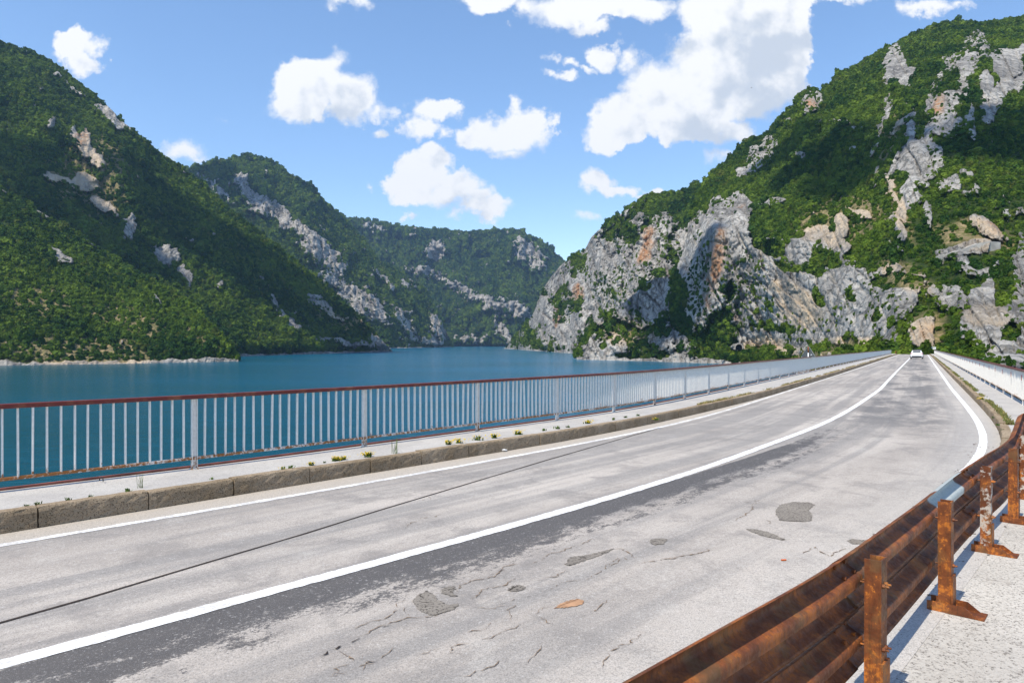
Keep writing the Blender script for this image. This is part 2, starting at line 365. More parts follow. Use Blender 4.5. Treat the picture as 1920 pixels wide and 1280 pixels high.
# polished dark patches down the lane
pat = uvn(0.16, 0.42, 1.0, 9, 0.72, 0.15, (31, 4, 0))
inlane = q.m('MULTIPLY', q.mr(T_, -0.2, 0.5), q.mr(T_, 2.1, 2.9, 1, 0))
farm = q.m('MULTIPLY', q.mr(S_, 9, 16), q.mr(S_, 160, 240, 1.0, 0.4))
dk = q.m('MULTIPLY', q.mr(pat, 0.44, 0.56), q.m('MULTIPLY', farm, q.m('ADD', q.m('MULTIPLY', inlane, 0.8), 0.12)))
c = q.mix(q.m('MULTIPLY', dk, 0.95), c, (0.145, 0.138, 0.135))
# tar bleeding beside the centre line
tarn = q.m('ADD', q.m('MULTIPLY', uvn(2.6, 5.5, 1.0, 9, 0.8, 0.4), 0.46), q.m('ADD', q.m('MULTIPLY', q.noise(q.pos, 34.0, 4, 0.85), 0.30), q.m('MULTIPLY', uvn(0.45, 4.5, 1.0, 5, 0.6, 0.3, (9, 0, 0)), 0.24))); tarw = q.m('MULTIPLY', q.m('MULTIPLY', q.mr(T_, 0.02, 0.10), q.mr(T_, 0.25, 1.25, 1, 0, smooth=False)), q.mr(S_, 4, 16, 1, 0.12))
tar = q.mr(q.m('ADD', q.m('MULTIPLY', tarn, 0.9), q.m('MULTIPLY', tarw, 0.20)), 0.545, 0.585)
tar = q.m('MULTIPLY', tar, q.mr(tarw, 0.02, 0.2))
c = q.mix(q.m('MULTIPLY', tar, 0.9), c, (0.062, 0.056, 0.055))
tl = q.m('MULTIPLY', q.m('MULTIPLY', q.mr(T_, -0.75, -0.1), q.mr(T_, -0.12, -0.04, 1, 0)), q.mr(S_, -9, 2, 0.95, 0.25))
c = q.mix(q.m('MULTIPLY', q.mr(q.m('ADD', q.m('MULTIPLY', uvn(0.7, 3.0, 1.0, 7, 0.7), 0.9), q.m('MULTIPLY', tl, 0.3)), 0.52, 0.70), tl), c, (0.18, 0.17, 0.165))
# pale dust near the verge, tan dust by the kerb
dust = q.m('MULTIPLY', q.mr(q.m('ADD', T_, q.m('MULTIPLY', q.m('SUBTRACT', mid, 0.5), 1.2)), 2.0, 3.6), 0.75)
c = q.mix(dust, c, (0.54, 0.505, 0.465))
kd = q.mr(q.m('ADD', T_, q.m('MULTIPLY', q.m('SUBTRACT', mid, 0.5), 0.25)), -3.12, -2.98, 1, 0)
c = q.mix(q.m('MULTIPLY', kd, 0.9), c, (0.49, 0.43, 0.36))
g2 = q.noise(q.pos, 38.0, 4, 0.8)
c = q.mix(q.m('MULTIPLY', q.mr(fine, 0.47, 0.62), 0.50), c, (0.12, 0.115, 0.11))
c = q.mix(q.m('MULTIPLY', q.mr(g2, 0.52, 0.66), 0.40), c, (0.15, 0.145, 0.14))
c = q.mix(q.m('MULTIPLY', q.mr(g2, 0.30, 0.44, 1, 0), 0.45), c, (0.70, 0.68, 0.65))
c = q.mix(q.m('MULTIPLY', q.mr(grit, 0.10, 0.30, 1, 0), 0.30), c, (0.62, 0.60, 0.58))
q.set('Base Color', c)
q.set('Roughness', q.mr(tar, 0, 1, 0.92, 0.7))
q.set('Normal', q.bump(q.m('ADD', q.m('MULTIPLY', fine, 0.5), q.m('MULTIPLY', mid, 0.25)), 0.8, 0.010))
M['road'] = m
# lake
m, q = newmat('lake_water', 0.14, 0.20)
q.set('IOR', 1.33)
wv = q.mapp(q.pos, (1, 1, 1), rot=(0, 0, 0.5))
n1 = q.noise(q.mapp(q.pos, (0.35, 1.0, 1), rot=(0, 0, 0.35)), 0.6, 7, 0.7, 0.3); n2 = q.noise(q.pos, 0.12, 4, 0.6); n3 = q.noise(q.mapp(q.pos, (0.3, 1, 1), rot=(0, 0, 0.2)), 0.012, 4, 0.6)
c = q.mix(q.mr(n3, 0.35, 0.65), (0.001, 0.092, 0.160), (0.001, 0.125, 0.240))
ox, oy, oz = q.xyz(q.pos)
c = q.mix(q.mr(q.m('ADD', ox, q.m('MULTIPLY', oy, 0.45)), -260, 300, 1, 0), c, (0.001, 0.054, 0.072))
c = q.mix(q.m('MULTIPLY', q.mr(n1, 0.48, 0.70), 0.45), c, (0.012, 0.13, 0.20))
q.set('Base Color', c); q.set('Normal', q.bump(q.m('ADD', n1, q.m('MULTIPLY', n2, 1.5)), 1.0, 0.55))
M['water'] = m

# ---------------------------------------------------------------- lake
tag(mesh('lake', [(-9000, -1500, WATER), (9000, -1500, WATER), (9000, 12000, WATER), (-9000, 12000, WATER)], [(0, 1, 2, 3)], M['water']), 'blue green lake water filling the gorge below the bridge', 'lake', kind='structure')
M['bed'] = simple('lake_bed_ground', (0.2, 0.19, 0.16), 0.95)
tag(mesh('ground', [(-12000, -12000, -60), (12000, -12000, -60), (12000, 14000, -60), (-12000, 14000, -60)], [(0, 1, 2, 3)], M['bed']), 'ground under the lake and gorge', 'ground', kind='structure')
# ---------------------------------------------------------------- hills
def kn(xs, k):
    k = sorted(k); return np.interp(xs, [a for a, b in k], [b for a, b in k])
def wd(k): return k
SHEETS = {}
def sheet(name, label, mat, xs, rows, seg, rel, patches, rockbase, tans=(), ochres=(), jit=2.0, bumps=(), depthscale=1.0, slabs=0.0, grow=1.2, veg=(), blocks=0.0):
    """rows: control curves (kind, knots, depth knots): kind 'y' image row of the crest line, 'z' height above the lake datum; depth in metres.
    The slope is lofted through them in space, then given relief in metres."""
    xs = np.asarray(xs, float); n = len(xs); u = (xs - 960) / F
    Dr, Zr = [], []
    for kind, kv, kd in rows:
        d = kn(xs, kd)
        z = kn(xs, kv) if kind == 'z' else (HZ - kn(xs, kv)) / F * d
        if kind == 'd': pass
        Dr.append(d); Zr.append(z)
    D, Z = [], []
    for i, ns in enumerate(seg):
        last = (i == len(seg) - 1)
        E0 = Zr[i] / Dr[i]; E1 = Zr[i + 1] / Dr[i + 1]
        for k in range(ns + (1 if last else 0)):
            t = k / ns
            if i < len(seg) - 3 or True:
                e = E0 + (E1 - E0) * t                     # even steps of view angle, straight slope in space
                dz, dd = Zr[i + 1] - Zr[i], Dr[i + 1] - Dr[i]
                den = dz - e * dd
                tt = np.where(np.abs(den) > 1e-3, (e * Dr[i] - Zr[i]) / np.where(np.abs(den) > 1e-3, den, 1), t)
                tt = np.where((tt >= -0.01) & (tt <= 1.01) & (np.abs(E1 - E0) > 2e-3), tt, t)
            D.append(Dr[i] + (Dr[i + 1] - Dr[i]) * tt); Z.append(Zr[i] + (Zr[i + 1] - Zr[i]) * tt)
    D = np.array(D); Z = np.array(Z); R = D.shape[0]
    X = u[None, :] * D
    PX = np.broadcast_to(xs[None, :], D.shape); PY = HZ - Z / D * F
    crest = sum(seg[:-2])
    Xw, Zw, Dw = X, Z, D; Dm = float(np.median(D[:crest])); X = np.broadcast_to(u[None, :] * Dm, D.shape); Z = Z / D * Dm; D = D * 0 + Dm + (Dw - Dm) * 0.12     # smooth surface coordinates (about metres) for the relief
    nf = fbm(X / 50, D / 160, Z / 55, 5)
    pm = np.full(D.shape, -1.0)
    def ell(cx, cy, rx, ry, a):
        c, s = math.cos(math.radians(a)), math.sin(math.radians(a))
        wx = 10 * depthscale * pn(X / 22, Z / 22, D * 0 + 3.3) + 5 * pn(X / 8, Z / 8, D * 0 + 1.3)
        wy = 10 * depthscale * pn(X / 22, Z / 22, D * 0 + 8.3) + 5 * pn(X / 8, Z / 8, D * 0 + 4.3)
        dx, dy = PX - cx + wx, PY - cy + wy
        return 1 - np.sqrt(((dx * c + dy * s) / rx) ** 2 + ((-dx * s + dy * c) / ry) ** 2)
    for (cx, cy, rx, ry, a) in patches: pm = np.maximum(pm, ell(cx, cy, rx * grow, ry * grow, a))
    vm = np.zeros(D.shape)
    for (cx, cy, rx, ry, a) in veg: vm = np.maximum(vm, ell(cx, cy, rx * 1.15, ry * 1.15, a).clip(0, 1))
    base = kn(xs, rockbase)[None, :] if not callable(rockbase) else rockbase(PX, PY)
    ledge = ridged(X / 60, D / 60, Z / 26, 4)
    nf3 = fbm(X / 15, D / 200, Z / 18, 5, 0.68)
    rock = sstep(0.0, 0.20, np.maximum(pm * 1.9, 0) + base + 0.75 * nf + 0.85 * nf3 - 2.6 * vm)
    shore = sstep(3.0, 1.8, Zw + 17.9 + 1.5 * nf + 4.5 * fbm(X / 11, D / 11, X * 0, 4, 0.6)) * (np.arange(R)[:, None] <= crest)
    rock = np.maximum(rock, shore)
    tan = np.zeros(D.shape); och = np.zeros(D.shape)
    for p in tans: tan = np.maximum(tan, sstep(-0.15, 0.35, ell(*p) + 0.5 * nf))
    for p in ochres: och = np.maximum(och, sstep(0.0, 0.6, ell(*p) + 0.9 * nf))
    A1, A2, Ar, As = rel
    calm = sstep(0, 14, Zw + 17.9) * 0.85 + 0.15
    dd = A1 * ridged(X / 170, D / 260, Z / 420, 3) + A2 * ridged(X / 48, D / 60, Z / 95, 4) + 1.4 * fbm(X / 7, D / 60, Z / 9, 3)
    wx_ = 12 * fbm(X / 40, D / 300, Z / 60 + 4, 3); wz_ = 16 * fbm(X / 40 + 9, D / 300, Z / 60, 3)
    vr = ridged((X + wx_) / 25, D / 260, (Z + wz_ + 0.5 * X) / 80, 5, 0.6); v2 = ridged((X + wx_) / 9, D / 160, (Z + wz_) / 21, 4, 0.65)
    v2 = v2 + 0.6 * np.abs(fbm((X + wz_) / 5, D / 120, (Z + wx_) / 8, 3, 0.6)) * 2
    if blocks:
        w1, c1 = worley((X + 0.5 * wx_ + 0.4 * Z) / (10 * blocks), D / (160 * blocks), (Z + 0.5 * wz_ + 0.4 * X) / (26 * blocks)); w2, c2 = worley((X + 0.3 * wz_ + 0.25 * Z) / (3.8 * blocks), D / (90 * blocks), (Z + 0.3 * wx_) / (9 * blocks))
        blk = 5.5 * (c1 - 0.5) - 3.0 * sstep(0.16, 0.0, w1) + 1.9 * (c2 - 0.5) - 1.3 * sstep(0.16, 0.0, w2) + 0.9 * fbm(X / 2.5, D / 40, Z / 3.2, 3, 0.6)
        dd = dd + rock * blk * blocks
    dd = dd * calm + rock * (Ar * (vr + 0.25) + As * v2 + 0.45 * Ar)
    if slabs: dd = dd + rock * slabs * ell(1455, 560, 95, 90, 15).clip(0, .5) * 2 * (((X * 1.0 + 1.1 * Z + 9 * nf) / 16.0) % 1.0)
    for (cx, cy, rx, ry, a, amp) in bumps:
        c_, s_ = math.cos(math.radians(a)), math.sin(math.radians(a)); dx, dy = PX - cx, PY - cy
        dd = dd + amp * np.exp(-((dx * c_ + dy * s_) / rx) ** 2 - ((-dx * s_ + dy * c_) / ry) ** 2)
    D2 = Dw - dd * np.clip(Dw / Dm, 0.5, 1.3); sc = D2 / Dw
    X2 = Xw * sc; Z2 = Zw * sc + jit * Dw / F * (fbm(X / 30, D / 30, X * 0 + 2, 5, 0.6)) * sstep(crest - 60, crest, np.arange(R))[:, None]
    V = np.stack([X2, D2, Z2 + EYE], -1).reshape(-1, 3)
    me = bpy.data.meshes.new(name); nq = (R - 1) * (n - 1)
    idx = np.arange(R * n).reshape(R, n)
    Q = np.stack([idx[:-1, :-1], idx[:-1, 1:], idx[1:, 1:], idx[1:, :-1]], -1).reshape(-1)
    me.vertices.add(R * n); me.vertices.foreach_set('co', V.astype(np.float32).ravel())
    me.loops.add(nq * 4); me.loops.foreach_set('vertex_index', Q.astype(np.int32))
    me.polygons.add(nq); me.polygons.foreach_set('loop_start', np.arange(0, nq * 4, 4, dtype=np.int32)); me.polygons.foreach_set('loop_total', np.full(nq, 4, np.int32))
    me.update(calc_edges=True)
    for nm, arr in (('rock', rock), ('tan', tan), ('ochre', och)):
        at = me.attributes.new(nm, 'FLOAT', 'POINT'); at.data.foreach_set('value', arr.astype(np.float32).ravel())
    me.polygons.foreach_set('use_smooth', [True] * nq); me.materials.append(mat)
    o = bpy.data.objects.new('hills', me); COL.objects.link(o); tag(o, label, 'hill', kind='structure')
    SHEETS[name] = dict(V=V.reshape(R, n, 3), rock=rock, shore=shore, tan=tan, PX=PX, PY=HZ - (V.reshape(R, n, 3)[..., 2] - EYE) / V.reshape(R, n, 3)[..., 1] * F, crest=crest, xs=xs, nf=nf, n3=nf3, och=och)
    return o
def surf(name, px, py):
    s = SHEETS[name]; c = int(np.abs(s['xs'] - px).argmin()); r = int(np.abs(s['PY'][:s['crest'], c] - py).argmin())
    return Vector(s['V'][r, c])
def back(kd, kz, dd, dz): return ('z', [(a, b + dz) for a, b in kz], [(a, b + dd) for a, b in kd])
def mk(ridge, dr):
    """crest control row plus two falling rows behind it"""
    rz = [(x, (HZ - y) / F * float(np.interp(x, [a for a, b in dr], [b for a, b in dr]))) for x, y in ridge]
    return [('y', ridge, dr), back(dr, rz, 40, -14), back(dr, rz, 420, -330)]
WZ = -19.2
def wrow(kd): return ('z', [(-3000, WZ), (4000, WZ)], kd)

# near left spur
sh = [(-700, 400), (0, 545), (200, 585), (435, 665), (460, 670)]
rd = [(-700, 40), (-300, 200), (0, 350), (65, 392), (125, 425), (200, 475), (260, 512), (350, 565), (400, 612), (430, 648), (446, 671)]
dr = [(-700, 760), (0, 800), (200, 780), (350, 730), (446, 672)]
sheet('spur', 'near green forested spur dropping to the lake at far left', M['hillL'], np.arange(-420, 447, 2.2), [wrow(sh)] + mk(rd, dr), (170, 6, 8),
      (16, 6, 5, 2), [(25, 352, 50, 22, 20), (90, 402, 60, 14, 22), (175, 455, 26, 14, 25), (118, 480, 30, 8, 30), (300, 560, 8, 26, -30)], [(-700, -0.42), (500, -0.42)],
      tans=[(240, 600, 90, 30, 20), (60, 560, 90, 30, 10), (150, 660, 160, 30, 2), (380, 640, 50, 14, 30)], jit=6)
# main left mountain
sh = [(-700, 640), (0, 720), (435, 880), (600, 1100), (735, 1400), (745, 1420)]
rd = [(-700, -300), (-300, -80), (0, 84), (50, 92), (110, 128), (150, 158), (200, 198), (255, 250), (300, 290), (340, 316), (380, 345), (420, 384), (470, 425), (520, 462), (600, 528), (650, 570), (690, 608), (715, 636), (737, 658)]
dr = [(-700, 1250), (0, 1260), (300, 1250), (500, 1300), (650, 1370), (737, 1405)]
sheet('left', 'large dark green forested mountain with small cliffs on the left shore', M['hillL'], np.arange(-420, 738, 2.0), [wrow(sh)] + mk(rd, dr), (260, 6, 8),
      (34, 14, 8, 3), [(205, 215, 50, 12, 38), (240, 235, 26, 10, 40), (155, 268, 40, 16, 55), (180, 300, 22, 14, 40), (95, 228, 12, 8, 0), (165, 345, 34, 16, 25), (195, 385, 36, 12, 25),
                      (242, 428, 14, 34, 5), (312, 478, 26, 24, 25), (348, 522, 12, 26, -25), (515, 568, 8, 18, -20), (542, 598, 10, 26, -35), (120, 340, 40, 8, 20), (415, 530, 10, 8, 0),
                      (715, 640, 22, 12, 35), (352, 318, 12, 8, 0), (612, 580, 40, 8, 25), (45, 95, 14, 5, 20), (130, 160, 40, 5, 35), (640, 640, 60, 6, 10), (300, 262, 12, 5, 30), (590, 556, 20, 6, 20)], [(-700, -0.40), (500, -0.40), (640, -0.3), (740, -0.1)],
      tans=[(170, 330, 90, 80, 30), (640, 600, 60, 20, 20)], ochres=[(150, 262, 20, 20, 0)], jit=7,
      bumps=[(560, 480, 300, 28, 42, 26), (300, 480, 260, 38, 44, -34), (120, 250, 220, 26, 44, 22)])
# second left mountain
sh = [(250, 1650), (540, 1850), (732, 2130), (851, 2800), (860, 2820)]
rd = [(250, 380), (330, 330), (362, 312), (400, 303), (430, 297), (470, 295), (510, 299), (530, 314), (542, 327), (577, 341), (590, 352), (600, 368), (613, 383), (640, 404), (657, 420), (696, 470), (712, 490), (756, 513), (795, 540), (815, 575), (831, 606), (843, 640), (850, 652)]
dr = [(250, 2450), (500, 2480), (700, 2600), (850, 2790)]
sheet('second', 'second forested mountain with a pale cliff band behind the left slope', M['hillL'], np.arange(300, 851, 2.0), [wrow(sh)] + mk(rd, dr), (190, 5, 6),
      (60, 26, 26, 8), [(505, 392, 62, 24, 38), (470, 370, 40, 20, 60), (555, 425, 50, 16, 25), (600, 470, 60, 30, 45), (625, 505, 34, 36, 30), (665, 560, 60, 26, 48), (700, 575, 50, 20, 48), (757, 605, 46, 14, 58), (820, 605, 16, 30, -20), (595, 348, 20, 12, 40), (450, 335, 20, 14, 40), (400, 350, 60, 10, 40), (800, 640, 50, 10, 5), (720, 520, 40, 8, 45)], [(200, -0.32), (600, -0.20), (860, -0.10)], jit=9, depthscale=0.9, grow=0.95, blocks=3.0,
      bumps=[(560, 470, 60, 160, -50, 30), (720, 480, 120, 20, 45, -60)])
# far mountain closing the gorge
sh = [(560, 3200), (1200, 3250)]
rd = [(560, 400), (590, 385), (617, 391), (645, 408), (696, 413), (736, 421), (775, 427), (815, 430), (874, 435), (934, 431), (973, 432), (989, 438), (1013, 450), (1037, 470), (1057, 491), (1080, 540), (1120, 640)]
dr = [(560, 3700), (850, 3950), (1120, 3800)]
sheet('far', 'hazy forested mountain wall closing the far end of the gorge', M['hillL'], np.arange(590, 1120, 2.2), [wrow(sh)] + mk(rd, dr), (120, 5, 6),
      (120, 60, 40, 12), [(985, 465, 32, 30, 50), (1005, 490, 26, 26, 50), (775, 440, 10, 14, 0), (815, 470, 30, 30, 40), (800, 512, 50, 12, 15), (870, 545, 60, 14, 28), (920, 570, 50, 16, 30), (965, 580, 50, 20, 40), (700, 425, 40, 10, 5), (940, 620, 14, 40, -30), (880, 635, 50, 10, 0)], [(500, -0.34), (1150, -0.24)], jit=9, depthscale=0.9, grow=0.9, blocks=4.0)
# right mountain, the rock nose beyond the bay
sh = [(935, 2150), (946, 2050), (1000, 1500), (1085, 1100), (1200, 900), (1420, 760)]
rd = [(935, 656), (946, 652), (972, 624), (995, 598), (1014, 550), (1034, 517), (1060, 492), (1076, 479), (1098, 466), (1108, 446), (1140, 417), (1166, 401), (1195, 376), (1221, 366), (1263, 362), (1289, 356), (1321, 343), (1380, 330), (1420, 340)]
dr = [(935, 2155), (1000, 1640), (1100, 1290), (1200, 1180), (1300, 1150), (1420, 1120)]
sheet('nose', 'steep grey limestone headland dotted with trees on the right shore', M['hillR'], np.arange(944, 1400, 1.7), [wrow(sh)] + mk(rd, dr), (230, 5, 6),
      (34, 22, 20, 6), [(1160, 520, 60, 60, 0), (1215, 470, 20, 90, 25)], lambda px, py: 0.24 - 0.55 * sstep(470, 380, py) * sstep(1150, 1230, px) - 0.25 * sstep(560, 620, py) * sstep(1090, 1180, px),
      ochres=[(1207, 475, 16, 34, 30), (1080, 555, 16, 20, 0), (1045, 590, 6, 26, 0), (1110, 650, 40, 8, 0), (1216, 440, 10, 20, 30)], jit=9, depthscale=0.8, blocks=2.6)
# right mountain
sh = [(1080, 742), (1343, 612), (1440, 520), (1500, 400), (1600, 260), (1680, 180), (1720, 168), (1800, 164), (1920, 158), (2200, 150)]
fr = [(1080, 746), (1343, 625), (1440, 540), (1500, 420), (1600, 285), (1680, 193), (1720, 182), (1800, 178), (1920, 172), (2200, 165)]
fz = [(1080, -15), (1343, -12), (1440, -6.0), (1500, -4.9), (1600, -4.8), (1680, -4.2), (1720, -4.2), (1760, -4.2), (1920, -6), (2200, -6)]
bk = [(1080, 748), (1343, 640), (1440, 575), (1500, 460), (1600, 330), (1680, 245), (1720, 238), (1760, 230), (1800, 212), (1920, 205), (2200, 200)]
bz = [(1080, -13), (1343, -6), (1440, -3.0), (1500, -3.6), (1600, -3.6), (1680, -3.4), (1720, -3.4), (1760, -3.0), (1920, -3), (2200, -3)]
my = [(1080, 671), (1101, 650), (1150, 630), (1230, 590), (1290, 500), (1340, 430), (1450, 440), (1600, 480), (1700, 500), (1800, 470), (1920, 470), (2200, 460)]
md = [(1080, 750), (1150, 752), (1230, 758), (1290, 745), (1340, 690), (1450, 560), (1600, 410), (1700, 330), (1800, 322), (1920, 315), (2200, 310)]
rd = [(1080, 676), (1084, 670), (1088, 650), (1101, 630), (1121, 605), (1150, 579), (1192, 550), (1208, 530), (1230, 521), (1262, 518), (1279, 475), (1290, 430), (1298, 391), (1312, 360), (1328, 336), (1340, 323), (1362, 305), (1387, 278), (1412, 262), (1440, 252), (1459, 222), (1488, 208), (1497, 180), (1515, 167), (1540, 172), (1559, 158), (1571, 139), (1606, 122), (1652, 99), (1699, 74), (1740, 53), (1790, 45), (1840, 39), (1884, 42), (1920, 38), (2000, 30), (2100, 60), (2300, 150)]
dr = [(1080, 760), (1150, 775), (1230, 790), (1290, 800), (1340, 900), (1450, 900), (1500, 860), (1600, 900), (1700, 940), (1800, 960), (1920, 960), (2200, 900)]
def rb(px, py):
    b = -0.36 + 0.54 * sstep(430, 520, py + 0.10 * np.abs(px - 1650)) * sstep(1320, 1420, px) - 0.2 * sstep(1700, 1760, px) * sstep(470, 520, py)
    b = b + 0.17 * sstep(1620, 1680, px) * sstep(440, 400, py) * sstep(60, 110, py)
    b = b + 0.34 * sstep(1335, 1285, px)
    b = b - 0.40 * sstep(632, 660, py) * sstep(1300, 1380, px) * sstep(1760, 1700, px)
    return b
sheet('right', 'big mountain of limestone cliffs and forest at the far end of the bridge', M['hillR'], np.arange(1081, 2140, 1.6), [wrow(sh), ('z', fz, fr), ('z', bz, bk), ('y', my, md)] + mk(rd, dr), (16, 14, 150, 240, 5, 8),
      (15, 9, 9, 3.0),
      [(1350, 430, 55, 70, 10), (1330, 500, 60, 80, 0), (1385, 380, 24, 30, 0), (1320, 560, 50, 60, 0), (1460, 560, 110, 95, 20), (1590, 580, 90, 60, 0), (1540, 450, 60, 26, 10), (1650, 560, 70, 50, 0),
       (1520, 192, 24, 26, 0), (1475, 232, 22, 8, 0), (1560, 228, 50, 9, 0), (1440, 275, 20, 34, 35), (1415, 300, 22, 24, 30), (1385, 320, 22, 16, 0), (1680, 125, 20, 36, -10), (1700, 150, 14, 26, 25), (1770, 190, 34, 18, -30), (1780, 200, 16, 40, 30),
       (1800, 120, 34, 36, 25), (1830, 90, 30, 40, 0), (1848, 170, 14, 44, 5), (1855, 210, 12, 24, 0), (1890, 130, 30, 44, -10), (1905, 150, 22, 26, 0), (1775, 235, 36, 22, 0), (1735, 295, 46, 34, 10), (1705, 310, 24, 26, 0), (1710, 365, 22, 30, 0), (1780, 350, 22, 18, 0), (1832, 355, 10, 7, 0),
       (1596, 285, 9, 9, 0), (1920, 555, 50, 110, 5), (1860, 600, 60, 60, 0), (1900, 650, 60, 50, 0), (1860, 560, 40, 50, 40), (1850, 430, 46, 16, 15), (1800, 465, 60, 12, -8), (1500, 290, 26, 10, 10), (1740, 625, 34, 28, -30), (1780, 560, 30, 30, 0),
       (1690, 470, 30, 10, 20), (1460, 380, 18, 8, 0), (1400, 650, 50, 14, 0), (1470, 655, 30, 10, 0), (1650, 240, 6, 60, 20), (1680, 370, 5, 60, -25), (1850, 105, 60, 14, 20), (1200, 580, 50, 30, 0), (1250, 540, 30, 30, 0), (1690, 290, 7, 50, 30), (1660, 180, 8, 50, 10), (1720, 215, 40, 7, -20), (1755, 170, 12, 30, 30), (1800, 150, 14, 40, -15), (1870, 190, 12, 40, 10), (1820, 230, 10, 30, 0), (1740, 250, 10, 30, 30), (1720, 330, 30, 12, 30), (1760, 300, 14, 26, 20), (1810, 330, 20, 10, 0), (1690, 430, 12, 26, -20), (1640, 330, 6, 30, 10), (1610, 400, 26, 7, 30), (1580, 420, 16, 20, 0), (1740, 410, 8, 30, -10), (1900, 395, 24, 8, 10), (1620, 240, 30, 6, 0)],
      rb, tans=[(1740, 620, 46, 40, -35), (1495, 580, 40, 36, 30), (1530, 590, 20, 20, 0), (1470, 540, 30, 12, 20), (1440, 655, 50, 12, 0), (1600, 640, 60, 14, 0), (1700, 520, 70, 30, 30), (1830, 440, 90, 26, 10), (1850, 590, 60, 20, 0), (1560, 430, 80, 30, 10), (1660, 270, 20, 90, 25), (1440, 650, 60, 16, 0), (1180, 620, 50, 30, 0), (1690, 400, 16, 70, -25), (1560, 660, 120, 10, 0), (1600, 395, 60, 30, 20)],
      ochres=[(1342, 510, 26, 80, 8), (1328, 560, 18, 50, 0), (1350, 450, 14, 30, 0), (1518, 200, 16, 18, 0), (1765, 195, 14, 24, 30), (1745, 625, 30, 26, -30), (1440, 655, 50, 12, 0), (1865, 425, 30, 14, 15), (1745, 440, 20, 10, 0)],
      jit=11, slabs=6.0, grow=1.12, blocks=1.5,
      veg=[(1440, 466, 30, 18, 20), (1473, 502, 34, 15, 25), (1521, 508, 30, 15, 10), (1551, 487, 30, 20, 0), (1678, 529, 58, 17, 0), (1715, 481, 40, 26, 30), (1536, 560, 30, 13, 30), (1878, 540, 22, 60, 20), (1772, 617, 22, 36, 0), (1823, 529, 24, 13, 0), (1838, 484, 26, 12, 0), (1590, 632, 18, 14, 0), (1893, 617, 26, 26, 0), (1450, 617, 55, 11, 5), (1400, 665, 60, 18, 0), (1672, 650, 22, 10, 0), (1365, 620, 9, 40, 0), (1270, 560, 12, 60, -10), (1620, 470, 30, 16, 0), (1600, 560, 20, 10, 30), (1640, 590, 12, 20, 0), (1350, 360, 16, 12, 0), (1880, 470, 20, 20, 0), (1480, 440, 30, 10, 0)],
      bumps=[(1335, 480, 40, 140, 5, 30), (1640, 250, 30, 200, 30, -26), (1560, 330, 130, 50, 20, -20), (1830, 150, 110, 110, 0, 24), (1520, 190, 30, 24, 0, 16), (1710, 360, 22, 30, 0, 9), (1450, 560, 90, 80, 0, 12), (1620, 610, 50, 60, 0, -10), (1710, 655, 50, 8, 0, -6), (1900, 600, 60, 100, 0, 12), (1770, 580, 26, 80, 10, -8)])

# ---------------------------------------------------------------- trees
ico_cache = {}
def ico(sub):
    if sub not in ico_cache:
        import bmesh
        b = bmesh.new(); bmesh.ops.create_icosphere(b, subdivisions=sub, radius=1.0)
        ico_cache[sub] = (np.array([v.co[:] for v in b.verts]), [tuple(v.index for v in f.verts) for f in b.faces]); b.free()
    return ico_cache[sub]
def lobed_crown(seed, squash=1.0, nl=9):
    """crown of overlapping ragged lobes, unit radius, standing on z=0"""
    r = np.random.default_rng(seed); mb = MB(); V0, F0 = ico(2)
    for i in range(nl):
        a = r.uniform(0, 6.28); rr = r.uniform(0.15, 0.62) if i else 0; zz = r.uniform(0.35, 1.25) if i else 0.75
        s = r.uniform(0.36, 0.60) if i else 0.72
        ph = r.uniform(0, 50, 3)
        k = 1 + 0.55 * pn(V0[:, 0] * 2.3 + ph[0], V0[:, 1] * 2.3 + ph[1], V0[:, 2] * 2.3 + ph[2]) + 0.4 * pn(V0[:, 0] * 5 + ph[1], V0[:, 1] * 5 + ph[2], V0[:, 2] * 5 + ph[0])
        V = V0 * k[:, None] * s * np.array([1, 1, 0.85 * squash]) + np.array([math.cos(a) * rr, math.sin(a) * rr, zz * squash])
        mb.add(V, F0)
    return mb
def leafy_crown(seed, n=1500, squash=1.0, leaf=0.085):
    """crown of small leaf clumps spread through several boughs"""
    r = np.random.default_rng(seed); mb = MB()
    cs = [(0, 0, 0.95, 0.55)] + [(math.cos(a) * q0, math.sin(a) * q0, z0, s0) for a, q0, z0, s0 in zip(r.uniform(0, 6.28, 12), r.uniform(0.25, 0.65, 12), r.uniform(0.3, 1.3, 12), r.uniform(0.22, 0.46, 12))]
    for i in range(n):
        c = cs[r.integers(len(cs))]; d = r.normal(size=3); d /= np.linalg.norm(d); d *= c[3] * r.uniform(0.55, 1.08)
        p = np.array(c[:3]) + d; p[2] *= squash
        if p[2] < 0.08: continue
        nn = d / np.linalg.norm(d) + r.normal(size=3) * 0.6; nn /= np.linalg.norm(nn)
        t = np.cross(nn, r.normal(size=3)); t /= np.linalg.norm(t); b = np.cross(nn, t); L = leaf * r.uniform(0.6, 1.5)
        mb.add([p - t * L, p - b * L * 0.7 + nn * L * .3, p + t * L, p + b * L * 0.7 - nn * L * .2], [(0, 1, 2, 3)])
    return mb
def trunk_mb(seed):
    r = random.Random(seed); mb = MB(); mb.tube([(0, 0, -0.25), (0.02, 0.01, 0.3), (-0.02, 0.03, 0.75), (0.03, -0.02, 1.1)], [0.085, 0.065, 0.045, 0.02], 7)
    for k in range(5):
        a = r.uniform(0, 6.28); z = r.uniform(0.25, 0.7); mb.tube([(0, 0, z), (math.cos(a) * .25, math.sin(a) * .25, z + .25), (math.cos(a) * .5, math.sin(a) * .5, z + .45)], [0.035, 0.022, 0.01], 5)
    return mb
CM = []
